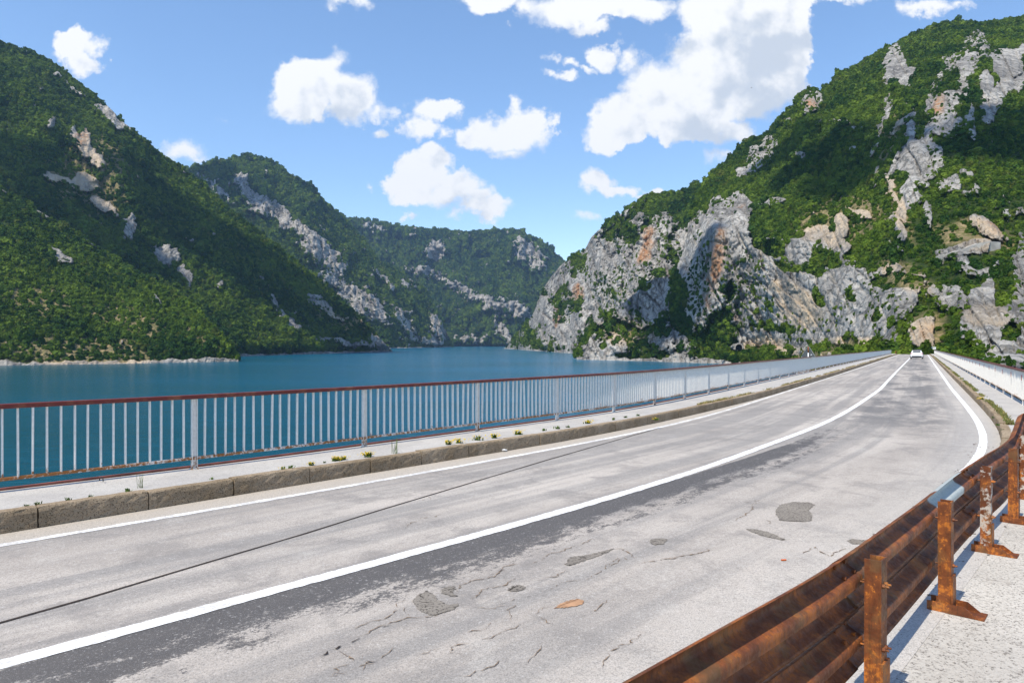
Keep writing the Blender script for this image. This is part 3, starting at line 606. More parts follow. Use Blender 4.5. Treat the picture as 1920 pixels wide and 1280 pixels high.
for i in range(5):
    sq = (1.0, 1.15, 0.85, 1.0, 1.3)[i]; mb = lobed_crown(100 + i, sq, 8); mb.v = [(a * .8, b * .8, c_ * .84) for a, b, c_ in mb.v]
    lf = leafy_crown(300 + i, 520, sq, 0.13); mb.add(lf.v, lf.f); me = bpy.data.meshes.new('crown'); me.from_pydata(mb.v, [], mb.f); me.materials.append(M['leafA' if i % 2 else 'leafB']); CM.append(me)
LM = []
for i in range(5):
    mb = leafy_crown(200 + i, 2300, (1.0, 1.2, 0.8, 1.1, 0.95)[i]); me = bpy.data.meshes.new('crown'); me.from_pydata(mb.v, [], mb.f); me.materials.append(M['leafB' if i % 2 else 'leafA']); LM.append(me)
TM = bpy.data.meshes.new('trunk'); _t = trunk_mb(3); TM.from_pydata(_t.v, [], _t.f); TM.materials.append(M['bark'])
def tree(loc, r, me, label, group, cat='tree', sz=1.0):
    e = empty('tree', loc, random.uniform(0, 6.28)); e.scale = (r, r, r * sz); tag(e, label, cat, group)
    for nm, mm in (('crown', me), ('trunk', TM)):
        o = bpy.data.objects.new(nm, mm); COL.objects.link(o); o.parent = e
    return e
ORD = ['first', 'second', 'third', 'fourth', 'fifth', 'sixth', 'seventh', 'eighth', 'ninth', 'tenth', 'eleventh', 'twelfth', 'thirteenth', 'fourteenth', 'fifteenth', 'sixteenth', 'seventeenth', 'eighteenth', 'nineteenth', 'twentieth', 'twenty-first', 'twenty-second', 'twenty-third', 'twenty-fourth', 'twenty-fifth', 'twenty-sixth', 'twenty-seventh', 'twenty-eighth', 'twenty-ninth', 'thirtieth']
CNT = {}
def ranked(lab):
    CNT[lab] = CNT.get(lab, 0) + 1; return lab + ', ' + ORD[CNT[lab] - 1] + ' from the left'
# individual trees around the far end of the bridge: (px, py of the foot, radius in px)
near = [(1378, 684, 13), (1360, 676, 10), (1395, 682, 11), (1412, 680, 11), (1428, 676, 10), (1442, 679, 10), (1456, 674, 9), (1472, 676, 12), (1487, 672, 11), (1405, 672, 7), (1420, 668, 7), (1460, 664, 8), (1482, 662, 8), (1352, 668, 9),
        (1590, 661, 10), (1600, 660, 8), (1622, 661, 9), (1612, 661, 7), (1648, 661, 9), (1672, 661, 10), (1682, 661, 10), (1690, 661, 8), (1664, 661, 8), (1636, 661, 6), (1702, 659, 7), (1712, 659, 8), (1722, 659, 8), (1732, 659, 8), (1740, 659, 7), (1707, 660, 6),
        (1588, 638, 9), (1592, 630, 8), (1606, 645, 6), (1640, 640, 7), (1648, 645, 7), (1656, 636, 5), (1674, 632, 5),
        (1765, 655, 10), (1778, 648, 10), (1790, 662, 10), (1800, 660, 9), (1770, 640, 9), (1782, 630, 10), (1760, 664, 8), (1812, 668, 10), (1825, 672, 8), (1776, 618, 9), (1788, 640, 10), (1760, 620, 7), (1800, 640, 10), (1808, 652, 9), (1772, 666, 7), (1786, 672, 8), (1838, 676, 7),
        (1505, 640, 7), (1518, 648, 8), (1524, 652, 7), (1500, 622, 8), (1490, 625, 7), (1478, 622, 8), (1464, 620, 8), (1450, 619, 8), (1438, 621, 8), (1425, 620, 7), (1412, 622, 7), (1512, 625, 6), (1484, 636, 6), (1497, 641, 6), (1530, 655, 7), (1344, 640, 9), (1335, 655, 10), (1325, 665, 9), (1350, 650, 8), (1340, 625, 8), (1345, 608, 7), (1310, 668, 8), (1295, 670, 8)]
for i, (x, y, r) in enumerate(sorted(near)):
    if x > 1744: lab = 'green tree on the bank right of the bridge end' if y >= 650 else 'green tree on the rocky slope right of the bridge end'
    elif x > 1540: lab = 'bushy tree in the row where the road ends' if y >= 655 else 'small tree on the pale slope above the railing end'
    else: lab = 'bushy tree in the thicket above the left railing' if y >= 656 else 'small tree on the ledge under the great cliff'
    p = surf('right', x, y); p.z -= 0.3
    rad = r * p.y / F
    tree(p, rad, LM[i % 5], ranked(lab), ('trees at the far end of the bridge' if x > 1540 else 'trees on the bank below the tunnel'))
PROTO = []
spots = []
s_ = SHEETS['nose']
rr_ = random.Random(5)
while len(spots) < 60:
    c = rr_.randrange(len(s_['xs'])); r = rr_.randrange(10, s_['crest'])
    if s_['rock'][r, c] > 0.8 and s_['shore'][r, c] < 0.1: spots.append(Vector(s_['V'][r, c]))
for i, p in enumerate(spots):
    p.z -= 0.4; e = tree(p, rr_.uniform(2.6, 4.6), CM[i % 5], 'small dark green tree clinging to the grey headland cliff', 'trees dotted over the headland cliff')
    if i < 5: PROTO.append([c for c in e.children if c.name.startswith('crown')][0])

# forests: one stuff object per slope, its crowns instanced on scattered points
def forest_nodes():
    ng = bpy.data.node_groups.new('forest_scatter', 'GeometryNodeTree')
    ng.interface.new_socket('Geometry', in_out='INPUT', socket_type='NodeSocketGeometry'); ng.interface.new_socket('Geometry', in_out='OUTPUT', socket_type='NodeSocketGeometry')
    N, L = ng.nodes, ng.links; gi = N.new('NodeGroupInput'); go = N.new('NodeGroupOutput'); jn = N.new('GeometryNodeJoinGeometry')
    for p in PROTO:
        oi = N.new('GeometryNodeObjectInfo'); oi.transform_space = 'ORIGINAL'; oi.inputs[0].default_value = p; oi.inputs[1].default_value = True
        L.new(oi.outputs['Geometry'], jn.inputs[0])
    ip = N.new('GeometryNodeInstanceOnPoints'); L.new(gi.outputs[0], ip.inputs['Points']); L.new(jn.outputs[0], ip.inputs['Instance']); ip.inputs['Pick Instance'].default_value = True
    def at(n, t):
        a = N.new('GeometryNodeInputNamedAttribute'); a.data_type = t; a.inputs[0].default_value = n; return [o for o in a.outputs if o.enabled][0]
    L.new(at('pick', 'INT'), ip.inputs['Instance Index']); L.new(at('rot', 'FLOAT_VECTOR'), ip.inputs['Rotation']); L.new(at('siz', 'FLOAT_VECTOR'), ip.inputs['Scale'])
    L.new(ip.outputs[0], go.inputs[0]); return ng
NG = forest_nodes()
def forest(key, label, rho, rad, maxn, rockden=0.06, clear=()):
    s = SHEETS[key]; V = s['V'][:s['crest'] + 5]; a = V[1:, 1:] - V[:-1, :-1]; b = V[1:, :-1] - V[:-1, 1:]
    A = np.linalg.norm(np.cross(a, b), axis=-1) / 2
    # sloping ground: count by plan-ish area so cliffs do not fill up
    rk = s['rock'][:V.shape[0] - 1, :-1]; tn = s['tan'][:V.shape[0] - 1, :-1]; sh = s['shore'][:V.shape[0] - 1, :-1]
    nf = s['nf'][:V.shape[0] - 1, :-1]
    wgt = A * ((1 - sstep(0.25, 0.75, rk)) * (1 - 0.72 * tn) * (0.55 + 0.6 * sstep(-0.35, 0.1, nf)) + rockden * sstep(0.0, 0.35, -nf + 0.15) * (1 - s['och'][:V.shape[0] - 1, :-1])) * (1 - sstep(0.05, 0.3, sh)) * (V[:-1, :-1, 2] > WATER + 1.8)
    for (cx, cy, rx, ry) in clear: wgt = wgt * ~((np.abs(s['PX'][:V.shape[0] - 1, :-1] - cx) < rx) & (np.abs(s['PY'][:V.shape[0] - 1, :-1] - cy) < ry))
    n = min(maxn, int(wgt.sum() * rho * 1.4)); cum = np.cumsum(wgt.ravel()); pick = np.searchsorted(cum, RNG.uniform(0, cum[-1], n))
    r, c = np.unravel_index(pick, wgt.shape); fu, fv = RNG.uniform(0, 1, (2, n, 1))
    P = (V[r, c] * (1 - fu) + V[r, c + 1] * fu) * (1 - fv) + (V[r + 1, c] * (1 - fu) + V[r + 1, c + 1] * fu) * fv
    onrock = s['rock'][r, c] > 0.5; dist = P[:, 1]
    R_ = 0.86 * rad * np.exp(RNG.normal(0, 0.33, n)) * np.where(onrock, 0.62, 1.0) * (0.75 + 0.5 * RNG.random(n)) * np.clip(dist / 620, 0.5, 1.0)
    P[:, 2] -= 0.55 * R_
    me = bpy.data.meshes.new('forest'); me.vertices.add(n); me.vertices.foreach_set('co', P.astype(np.float32).ravel())
    at = me.attributes.new('siz', 'FLOAT_VECTOR', 'POINT'); sz = np.stack([R_ * RNG.uniform(.85, 1.15, n), R_ * RNG.uniform(.85, 1.15, n), R_ * RNG.uniform(.8, 1.25, n)], -1); at.data.foreach_set('vector', sz.astype(np.float32).ravel())
    at = me.attributes.new('rot', 'FLOAT_VECTOR', 'POINT'); rt = np.stack([RNG.normal(0, .12, n), RNG.normal(0, .12, n), RNG.uniform(0, 6.28, n)], -1); at.data.foreach_set('vector', rt.astype(np.float32).ravel())
    at = me.attributes.new('pick', 'INT', 'POINT'); at.data.foreach_set('value', RNG.integers(0, len(PROTO), n).astype(np.int32))
    o = bpy.data.objects.new('forest', me); COL.objects.link(o); tag(o, label, 'forest', kind='stuff')
    md = o.modifiers.new('scatter', 'NODES'); md.node_group = NG
    print('forest', key, n)
forest('spur', 'dense deciduous forest covering the near left spur', 1 / 7, 2.6, 34000)
forest('left', 'dense deciduous forest covering the large left mountain', 1 / 13, 3.3, 70000)
forest('second', 'forest covering the second mountain on the left', 1 / 42, 5.4, 30000, 0.08)
forest('far', 'bluish forest on the far mountain closing the gorge', 1 / 95, 7.6, 26000, 0.10)
forest('nose', 'scattered trees and scrub on the grey headland', 1 / 17, 3.6, 22000, 0.22)
forest('right', 'forest and scrub covering the mountain behind the bridge end', 1 / 9, 2.7, 80000, 0.24, [(1386, 646, 16, 14), (1745, 622, 30, 26), (1822, 468, 55, 14)])

# ---------------------------------------------------------------- road path
def make_path():
    x0, y0, hinf, a, tau, b = -0.0113, 7.4445, 0.5344, 0.2121, 2.5875, 9.2471
    s = np.arange(-26, 262, 0.25); h = hinf + a / (1 + np.exp((s - b) / tau))
    # beyond the bridge the road swings away to the right behind the trees
    h = h + sstep(205, 262, s) * 0.35
    X = np.cumsum(np.sin(h)) * .25; Y = np.cumsum(np.cos(h)) * .25; i0 = int(np.abs(s).argmin())
    return s, X - X[i0] + x0, Y - Y[i0] + y0, h
PS, PXX, PYY, PH = make_path()
def offs(pts, hgt=0.0):
    """signed distance from the fitted path of image points lying on the deck, as knots over s"""
    r = []
    for px, py in pts:
        X, Y = un(px, py, hgt); i = int(np.hypot(PXX - X, PYY - Y).argmin())
        r.append((PS[i], (X - PXX[i]) * math.cos(PH[i]) - (Y - PYY[i]) * math.sin(PH[i])))
    return sorted(r)
def okn(kn_, default):
    ss = [a for a, b in kn_]; vv = [b for a, b in kn_]
    def f(s):
        base = np.interp(s, ss, vv); return base
    ker = np.exp(-0.5 * (np.arange(-16, 17) * 0.25 / 1.6) ** 2); ker /= ker.sum()
    tab = f(PS); tab = np.convolve(np.pad(tab, 16, mode='edge'), ker, 'valid')
    return lambda s: np.interp(s, PS, tab)
OC = okn([a for a in offs([(0, 1245), (300, 1166), (600, 1082), (964.6, 985.7), (1300, 885), (1440, 831), (1590, 770), (1650, 730), (1677.5, 700)])] + [(160, 0.0)], 0)
OLK = okn(offs([(0, 1001.7), (340, 945), (556, 910), (863, 858), (970, 843), (1093, 820), (1240, 790), (1440, 742.5), (1565, 704)]) + [(180, -3.6)], 0)
ORAIL = okn(offs([(0, 921), (365, 880), (692, 835), (906, 806), (1059, 785), (1163, 770)], 0.206) + [(60, -4.8), (180, -4.8)], 0)
OLE = okn(offs([(0, 1022), (640, 914), (900, 866.7), (1240, 800)]) + [(60, -3.05), (180, -3.05)], 0)
_re = offs([(1842, 812), (1839, 850), (1816, 880), (1786, 905), (1745, 935), (1692, 975)]); print('ORE', _re)
ORE = okn(_re + [(24, 3.05), (32, 3.0), (200, 3.0)], 0)
ORK = lambda s: np.interp(s, [0, 10, 200], [3.45, 3.45, 3.45])
print('OC', [round(float(OC(s)), 2) for s in (-8, -4, 0, 4, 8, 12, 20, 40, 100)]); print('OLK', [round(float(OLK(s)), 2) for s in (-8, -4, 0, 4, 8, 12, 20, 40, 100)]); print('ORAIL', [round(float(ORAIL(s)), 2) for s in (-8, -4, 0, 4, 8, 12, 20, 40, 100)])
def pt(s, off, h=0.0):
    """point on the deck: along s, across off (right positive), h above the road"""
    x = np.interp(s, PS, PXX); y = np.interp(s, PS, PYY); a = np.interp(s, PS, PH)
    X = x + off * np.cos(a); Y = y - off * np.sin(a); return np.stack(np.broadcast_arrays(X, Y, gz(Y) + h), -1)
def head(s): return float(np.interp(s, PS, PH))
def srange(a, b):
    r = []; s = a
    while s < b: r.append(s); s += 0.25 if s < 30 else (1.0 if s < 80 else 3.0)
    return np.array(r + [b])
def strip(name, s, curves, mat, parent=None, uv=True, smooth=False, closed=False):
    """loft through curves [(offset array, height)] along s"""
    rows = [pt(s, np.asarray(o_) + 0 * s, h_) for o_, h_ in curves]
    n = len(s); V = np.concatenate(rows); Fc = []
    m_ = len(rows)
    for i in range(m_ if closed else m_ - 1):
        j = (i + 1) % m_
        Fc += [(i * n + k, i * n + k + 1, j * n + k + 1, j * n + k) for k in range(n - 1)]
    if closed: Fc += [tuple(i * n for i in range(m_))[::-1], tuple(i * n + n - 1 for i in range(m_))]
    o = mesh(name, V, Fc, mat, parent, smooth)
    if uv:
        ul = o.data.uv_layers.new(name='st'); li = np.empty(len(o.data.loops), int); o.data.loops.foreach_get('vertex_index', li)
        U = np.stack([np.concatenate([s] * m_), np.concatenate([np.asarray(o_) + 0 * s for o_, h_ in curves])], -1)
        ul.data.foreach_set('uv', U[li].astype(np.float32).ravel())
    return o
SE = 196.0
# road surface: kerb to kerb on the bridge, reaching past the guardrail near the camera
s = srange(-24, 258)
rr = np.interp(s, [-24, 3, 8, 11, 13, 258], [4.0, 3.97, 3.85, 3.7, 3.45, 3.45])
strip('road', s, [(OLK(s), 0), (OC(s) - 1.8, 0), (OC(s), 0), (OC(s) + 1.8, 0), (rr, 0)], M['road'])
tag(bpy.data.objects['road'], 'pale bleached asphalt road running over the bridge', 'road', kind='structure')
def lin(name, s, of, wdt, mat, label):
    s = np.concatenate([np.arange(s[0], 24, 0.035), s[s >= 24]]); r1, r2 = [np.convolve(RNG.normal(0, .006, len(s)), [.25, .5, .25], 'same') + .004 * pn(s * 1.7 + k, s * 0, s * 0) for k in (0, 9)]
    o = strip(name, s, [(of(s) - wdt / 2 + r1, 0.004), (of(s) + wdt / 2 + r2, 0.004)], mat, uv=False); tag(o, label, 'road marking', kind='structure')
lin('road_marking', srange(-20, 250), lambda s: OC(s) + 0.0, 0.15, M['line'], 'solid white centre line painted on the road')
lin('road_marking', srange(-20, 196), OLE, 0.115, M['lineedge'], 'worn white edge line beside the left kerb')
lin('road_marking', srange(_re[0][0] - 3.0, 196), ORE, 0.14, M['line'], 'white edge line curving along the right side of the road')
# gravel ground around the camera
zz = lambda x, y: gz(y) - 0.004
gp = []
sg = np.arange(-24, 12.1, 1.0)
left = [tuple(p) for p in pt(sg, 3.3, -0.0025)]
outer = [(p[0] + 30, p[1] - 28, -0.3) for p in left]
n = len(left); V = left + [((a[0] * .7 + b[0] * .3), (a[1] * .7 + b[1] * .3), gz(a[1] * .7 + b[1] * .3) - .01) for a, b in zip(left, outer)] + outer + [(b[0] + 8, b[1] - 8, -17) for b in outer]
Fc = [(r * n + k, r * n + k + 1, (r + 1) * n + k + 1, (r + 1) * n + k) for r in range(3) for k in range(n - 1)]
tag(mesh('gravel_ground', V, Fc, M['gravel'], smooth=False), 'bright gravel ground behind the rusty guardrail', 'ground', kind='structure')
# sidewalks, deck body
KH = 0.206
s = srange(-24, SE)
o = strip('sidewalk', s, [(OLK(s) - 0.16, KH - 0.006), (ORAIL(s) - 0.14, KH - 0.006)], M['walk']); tag(o, 'narrow concrete sidewalk behind the left kerb', 'sidewalk', kind='structure')
sR = srange(8.2, SE)
RRO = 4.42
o = strip('sidewalk', sR, [(ORK(sR) + 0.15, KH - 0.006), (RRO + 0.14 + 0 * sR, KH - 0.006)], M['walk']); tag(o, 'concrete sidewalk on the right side of the bridge', 'sidewalk', kind='structure')
o = strip('bridge_deck', s, [(ORAIL(s) - 0.14, KH - 0.01), (ORAIL(s) - 0.14, -0.35), (ORAIL(s) + 0.9, -0.6), (ORAIL(s) + 1.6, -2.6), (2.6 + 0 * s, -2.6), (3.4 + 0 * s, -0.6), (4.5 + 0 * s, -0.35), (4.5 + 0 * s, -0.02), (OLK(s) - 0.12, -0.02), (OLK(s) - 0.12, KH - 0.012)], M['deck'], closed=True)
tag(o, 'concrete bridge deck carrying the road over the lake', 'bridge', kind='structure')
o = strip('deck_edge', srange(-20, SE), [(ORAIL(srange(-20, SE)) - 0.19, KH - 0.10), (ORAIL(srange(-20, SE)) - 0.19, KH + 0.02), (ORAIL(srange(-20, SE)) - 0.125, KH + 0.02), (ORAIL(srange(-20, SE)) - 0.125, KH - 0.10)], M['edge'], closed=True)
tag(o, 'rusty red steel strip along the outer edge of the left sidewalk', 'edge strip', kind='structure')
# kerbs of separate rough stones
def kerb(label, of, s0, s1, side, seed):
    r = random.Random(seed); rg = np.random.default_rng(seed); mb = MB(); s = s0
    while s < s1:
        L = r.uniform(0.85, 1.12); fine = s < 26; ns = 14 if fine else 3; nh = 5 if fine else 1
        a, b = s + 0.008, s + L - 0.008; dz = r.uniform(-0.008, 0.01); dt = r.uniform(-0.008, 0.008)
        prof = [(0.0, -0.02 + (KH + 0.02) * k / nh) for k in range(nh + 1)] + [(0.012, KH + 0.004), (0.08, KH + 0.006), (0.165, KH + 0.002), (0.165, 0.10)]
        if fine: prof[nh] = (0.004, KH - 0.012)
        V = []; ss = np.linspace(a, b, ns + 1)
        for (tt, hh) in prof:
            p = pt(ss, of(ss) + side * (tt + dt), hh + dz)
            if fine:
                am = 0.0035 if hh > -0.01 else 0
                p = p + rg.normal(0, 1, p.shape) * am * np.array([.7, .7, .35])
                p = p + (am * 0.7 * fbm(p[:, 0] * 5, p[:, 1] * 5, p[:, 2] * 9, 3))[:, None] * np.array([0.7, -0.7, 0.3])
            V += [tuple(x) for x in p]
        n = ns + 1; m_ = len(prof)
        Fc = [(i * n + k, i * n + k + 1, (i + 1) * n + k + 1, (i + 1) * n + k) for i in range(m_ - 1) for k in range(ns)]
        Fc += [tuple(i * n for i in range(m_)), tuple(i * n + ns for i in range(m_))]
        mb.add(V, Fc); s += L
    o = mb.build('kerb', M['kerb']); tag(o, label, 'kerb', kind='structure')
kerb('rough brown concrete kerb stones along the left side of the road', OLK, -20, SE, -1, 3)
kerb('grey kerb stones along the right side of the road', ORK, 8, SE, 1, 4)

# ---------------------------------------------------------------- cracks, joint and repairs
def z6(p): return (600 + p[0] / 2.743, 900 + p[1] / 2.743)
def z2(p): return (1140 + p[0] / 2.4615, 820 + p[1] / 2.4615)
def ribbon(pts, wd_, h, mat, mb, seed=0, rough=True):
    r = random.Random(seed); P = []
    for a, b in zip(pts[:-1], pts[1:]):
        L = math.hypot(b[0] - a[0], b[1] - a[1]); n = max(2, int(L / 0.028)) if rough else max(2, int(L / 0.3))
        for k in range(n):
            t = k / n; P.append((a[0] + (b[0] - a[0]) * t, a[1] + (b[1] - a[1]) * t))
    P.append(pts[-1]); J = 0.006 if rough else 0.0012; wx = wy = 0.0; Q = []
    for p in P:
        if rough: wx = wx * .86 + r.gauss(0, .011); wy = wy * .86 + r.gauss(0, .011)
        Q.append((p[0] + wx + r.gauss(0, J), p[1] + wy + r.gauss(0, J)))
    P = Q; V = []
    for i, p in enumerate(P):
        q0, q1 = P[max(0, i - 1)], P[min(len(P) - 1, i + 1)]; dx, dy = q1[0] - q0[0], q1[1] - q0[1]; L = math.hypot(dx, dy) or 1
        ww = wd_ * (max(0.0, r.gauss(0.55, 0.6)) if rough else r.uniform(0.8, 1.2)) / 2 * (min(1, i / 3, (len(P) - 1 - i) / 3 + 0.1) if rough else 1)
        V += [(p[0] - dy / L * ww, p[1] + dx / L * ww, gz(p[1]) + h), (p[0] + dy / L * ww, p[1] - dx / L * ww, gz(p[1]) + h)]
    mb.add(V, [(2 * i, 2 * i + 1, 2 * i + 3, 2 * i + 2) for i in range(len(P) - 1)])
mb = MB(); ribbon([un(x, y) for x, y in [(-60, 1188), (0, 1168), (163, 1122), (310, 1078), (573, 1000), (707, 958), (900, 900), (1027, 862), (1233, 803)]], 0.024, 0.006, None, mb, 1, False)
tag(mb.build('joint_seam', M['crack']), 'long dark seam running diagonally across the left lane', 'seam', kind='structure')
mb = MB()
wide = [[(0, 920), (30, 880), (75, 865)], [(95, 880), (110, 850), (180, 815)], [(225, 915), (250, 930), (290, 935)], [(790, 515), (830, 505)], [(870, 492), (915, 480), (940, 455)], [(985, 512), (1015, 515)], [(1320, 700), (1360, 702)], [(1065, 603), (1090, 605)], [(320, 760), (345, 745)], [(330, 1005), (355, 1012)], [(930, 645), (975, 635)]]
for i, c in enumerate(wide): ribbon([un(*z6(p)) for p in c], 0.020, 0.0065, None, mb, 40 + i)
tag(mb.build('road_cracks', M['crack']), 'dark open cracks in the worn asphalt of the near lane', 'cracks', kind='structure')
mb = MB()
thin = [[(60, 1015), (130, 980), (200, 960), (290, 940)], [(180, 815), (240, 795), (330, 755), (420, 725), (560, 700), (600, 680)], [(100, 880), (150, 920), (200, 940), (220, 910)], [(140, 780), (250, 730), (370, 690), (410, 640), (440, 620)],
        [(760, 520), (830, 505), (890, 490), (940, 455), (1000, 430), (1070, 430), (1140, 400), (1270, 365), (1360, 330), (1440, 300)], [(700, 585), (740, 540), (800, 515)], [(780, 615), (800, 580), (860, 555), (930, 545), (1000, 515)], [(740, 910), (700, 890), (660, 880), (690, 850), (780, 825), (840, 810), (915, 790), (1010, 750)],
        [(1110, 530), (1200, 490), (1260, 465)], [(1130, 580), (1220, 545), (1300, 520), (1370, 510), (1440, 465), (1500, 440), (1560, 400), (1580, 390)], [(800, 655), (900, 655), (960, 640), (1000, 605)], [(1090, 690), (1110, 675), (1160, 655), (1215, 650)], [(720, 1005), (800, 985), (900, 940), (960, 905)], [(1380, 690), (1440, 640), (1490, 610)],
        [(1630, 430), (1720, 415), (1800, 400), (1900, 380)], [(1060, 940), (1080, 910), (1130, 890), (1170, 840)], [(300, 930), (350, 900), (380, 870)], [(700, 800), (760, 780), (830, 770), (870, 720)], [(1150, 710), (1200, 740), (1240, 745)], [(500, 905), (560, 890), (640, 860)], [(0, 1010), (60, 1010), (90, 960), (200, 930)], [(450, 240), (520, 200), (620, 175)], [(500, 110), (560, 90), (580, 100)], [(1440, 960), (1500, 900), (1600, 850), (1700, 790)],
        [(1000, 640), (970, 680), (975, 720)], [(210, 1000), (240, 960), (300, 930)], [(430, 640), (440, 690), (500, 720)]]
for i, c in enumerate(thin): ribbon([un(*z6(p)) for p in c], 0.0085, 0.006, None, mb, 80 + i)
for i, c in enumerate([[(0, 520), (60, 515), (130, 560)], [(170, 578), (260, 560), (380, 545), (440, 530), (460, 515)], [(600, 390), (640, 350), (700, 300)], [(700, 380), (750, 385), (740, 400)], [(900, 540), (960, 505), (1000, 540), (1060, 515), (1090, 500)], [(620, 300), (720, 290)], [(0, 600), (50, 580), (90, 550)]]): ribbon([un(*z2(p)) for p in c], 0.010, 0.006, None, mb, 180 + i)
tag(mb.build('road_cracks', M['wearcrack']), 'web of fine brown cracks spreading over the near lane', 'cracks', kind='structure')
pats = [(z6, [(470, 625), (500, 595), (545, 570), (590, 590), (605, 612), (640, 640), (700, 640), (690, 668), (640, 680), (580, 697), (540, 685), (500, 655)], 0), (z6, [(622, 565), (650, 550), (685, 545), (695, 560), (683, 575), (700, 600), (670, 602), (640, 588)], 0), (z6, [(965, 562), (985, 548), (1020, 540), (1050, 545), (1052, 562), (1020, 570), (985, 571)], 0),
        (z6, [(1258, 435), (1275, 405), (1310, 390), (1370, 385), (1440, 370), (1515, 350), (1480, 372), (1410, 398), (1330, 425), (1285, 440)], 0), (z6, [(1698, 316), (1720, 301), (1760, 300), (1785, 306), (1765, 330), (1715, 333)], 0), (z6, [(1212, 655), (1245, 632), (1290, 618), (1325, 612), (1357, 625), (1335, 645), (1260, 658)], 1),
        (z2, [(772, 345), (790, 312), (850, 298), (930, 300), (955, 312), (925, 335), (945, 365), (935, 385), (880, 390), (790, 382)], 0), (z2, [(638, 422), (680, 424), (740, 438), (820, 470), (795, 474), (720, 455), (660, 436)], 0), (z2, [(1105, 478), (1130, 468), (1190, 476), (1180, 495), (1130, 492)], 0), (z2, [(250, 484), (230, 470), (200, 470), (196, 488), (220, 497)], 0)]
for i, (tf, pl, kd) in enumerate(pats):
    P = [un(*tf(p)) for p in pl]; r = random.Random(i); Q = []
    for a, b in zip(P, P[1:] + P[:1]):
        for k in range(12):
            t = k / 12; q0 = (a[0] + (b[0] - a[0]) * t, a[1] + (b[1] - a[1]) * t); e_ = .035 * fbm(np.array([q0[0] * 11]), np.array([q0[1] * 11]), np.array([.5]), 4, .7)[0]
            Q.append((q0[0] + e_ + r.gauss(0, .004), q0[1] + e_ + r.gauss(0, .006)))
    o = mesh('asphalt_patch', [(x, y, gz(y) + 0.0042 + 0.0001 * i) for x, y in Q], [tuple(range(len(Q)))], M['hole' if kd else 'patch'])
    tag(o, 'worn hole in the asphalt with brown ground showing' if kd else 'dark rough patch in the pale asphalt', 'road patch', kind='structure')

# ---------------------------------------------------------------- railings
def rail_bar(name, s, off, h0, h1, wdt, mat, parent):
    return strip(name, s, [(off - wdt / 2, h0), (off + wdt / 2, h0), (off + wdt / 2, h1 - 0.006), (off + wdt / 2 - 0.008, h1), (off - wdt / 2 + 0.008, h1), (off - wdt / 2, h1 - 0.006)], mat, parent, uv=False, closed=True)
def railing(label, off, s0, s1, spacing, nb, near100, marks=False):
    p0 = pt(np.array([s0]), off(np.array([s0])), 0)[0]; root = empty('railing', tuple(p0)); tag(root, label, 'railing')
    s = srange(s0, s1); TOP = 1.235
    rail_bar('top_rail', s, off(s), TOP - 0.055, TOP, 0.085, M['redrail'], root)
    rail_bar('bottom_rail', s, off(s), 0.335, 0.375, 0.045, M['wrail'], root)
    posts = np.arange(s0 + 0.05, s1, spacing)
    # one post: an I section with a foot plate
    mb = MB(); mb.box((0, 0, 0.49), (0.072, 0.008, 0.97)); mb.box((-0.034, 0, 0.49), (0.008, 0.052, 0.968)); mb.box((0.034, 0, 0.49), (0.008, 0.052, 0.968))
    mb.box((0, 0, 0.006), (0.11, 0.09, 0.012))
    pm = bpy.data.meshes.new('post'); pm.from_pydata(mb.v, [], mb.f); pm.materials.append(M['wpost'])
    bmb = MB().box((0, 0, 0.41), (0.018, 0.044, 0.82), bev=0.002); bm_ = bpy.data.meshes.new('baluster'); bm_.from_pydata(bmb.v, [], bmb.f); bm_.materials.append(M['wpaint'])
    rmb = MB().box((0, -0.045, 0.80), (0.05, 0.012, 0.16)); rm = bpy.data.meshes.new('reflector'); rm.from_pydata(rmb.v, [], rmb.f); rm.materials.append(M['redref'])
    def put(nm, me, s_, h):
        p = pt(np.array([s_]), off(np.array([s_])), h)[0]; o = bpy.data.objects.new(nm, me); COL.objects.link(o); o.parent = root
        o.location = Vector(p) - root.location; o.rotation_euler = (0, 0, math.pi / 2 - head(s_)); return o
    for s_ in posts:
        o = put('post', pm, s_, KH - 0.006)
        if marks:
            p = bpy.data.objects.new('reflector', rm); COL.objects.link(p); p.parent = o; p.rotation_euler = (0, 0, math.pi)
    cnt = 0; rest = MB()
    for a in posts:
        for k in range(1, nb):
            sb = a + spacing * k / nb
            if sb > s1: break
            if cnt < near100: o = put('baluster', bm_, sb, 0.37); cnt += 1; o.rotation_euler[0] = random.gauss(0, .010); o.location.x += random.gauss(0, .003)
            else:
                p = pt(np.array([sb]), off(np.array([sb])), 0.37)[0]
                rest.box((p[0], p[1], p[2] + 0.41), (0.018, 0.044, 0.82), math.pi / 2 - head(sb))
    o = rest.build('baluster', M['wpaint'], root); o['kind'] = 'stuff'
    return root
OL = lambda s: ORAIL(s)
# start so that a post stands at px 365
Xp, Yp = un(365, 880, KH); sp = 0.10 + float(PS[np.hypot(PXX + ORAIL(PS) * np.cos(PH) - Xp, PYY - ORAIL(PS) * np.sin(PH) - Yp).argmin()])
LSP = 2.92
railing('long white baluster railing with dark red handrail along the left side of the bridge', OL, sp - 2 * LSP, 190.0, LSP, 20, 100)
railing('white railing with small red reflectors along the right side of the bridge', lambda s: RRO + 0 * s, 13.0, 196.0, LSP, 20, 100, True)
mb = MB(); Xr, Yr = un(190, 905, 0.2); mb.tube([(Xr + .035 * math.cos(a), Yr - 0.02 * math.cos(a), gz(Yr) + KH + 0.03 + .035 * math.sin(a)) for a in np.linspace(-0.4, 3.55, 12)], 0.006, 6)
tag(mb.build('steel_loop', M['black'], smooth=True), 'small dark steel loop standing up from the left sidewalk edge', 'loop')

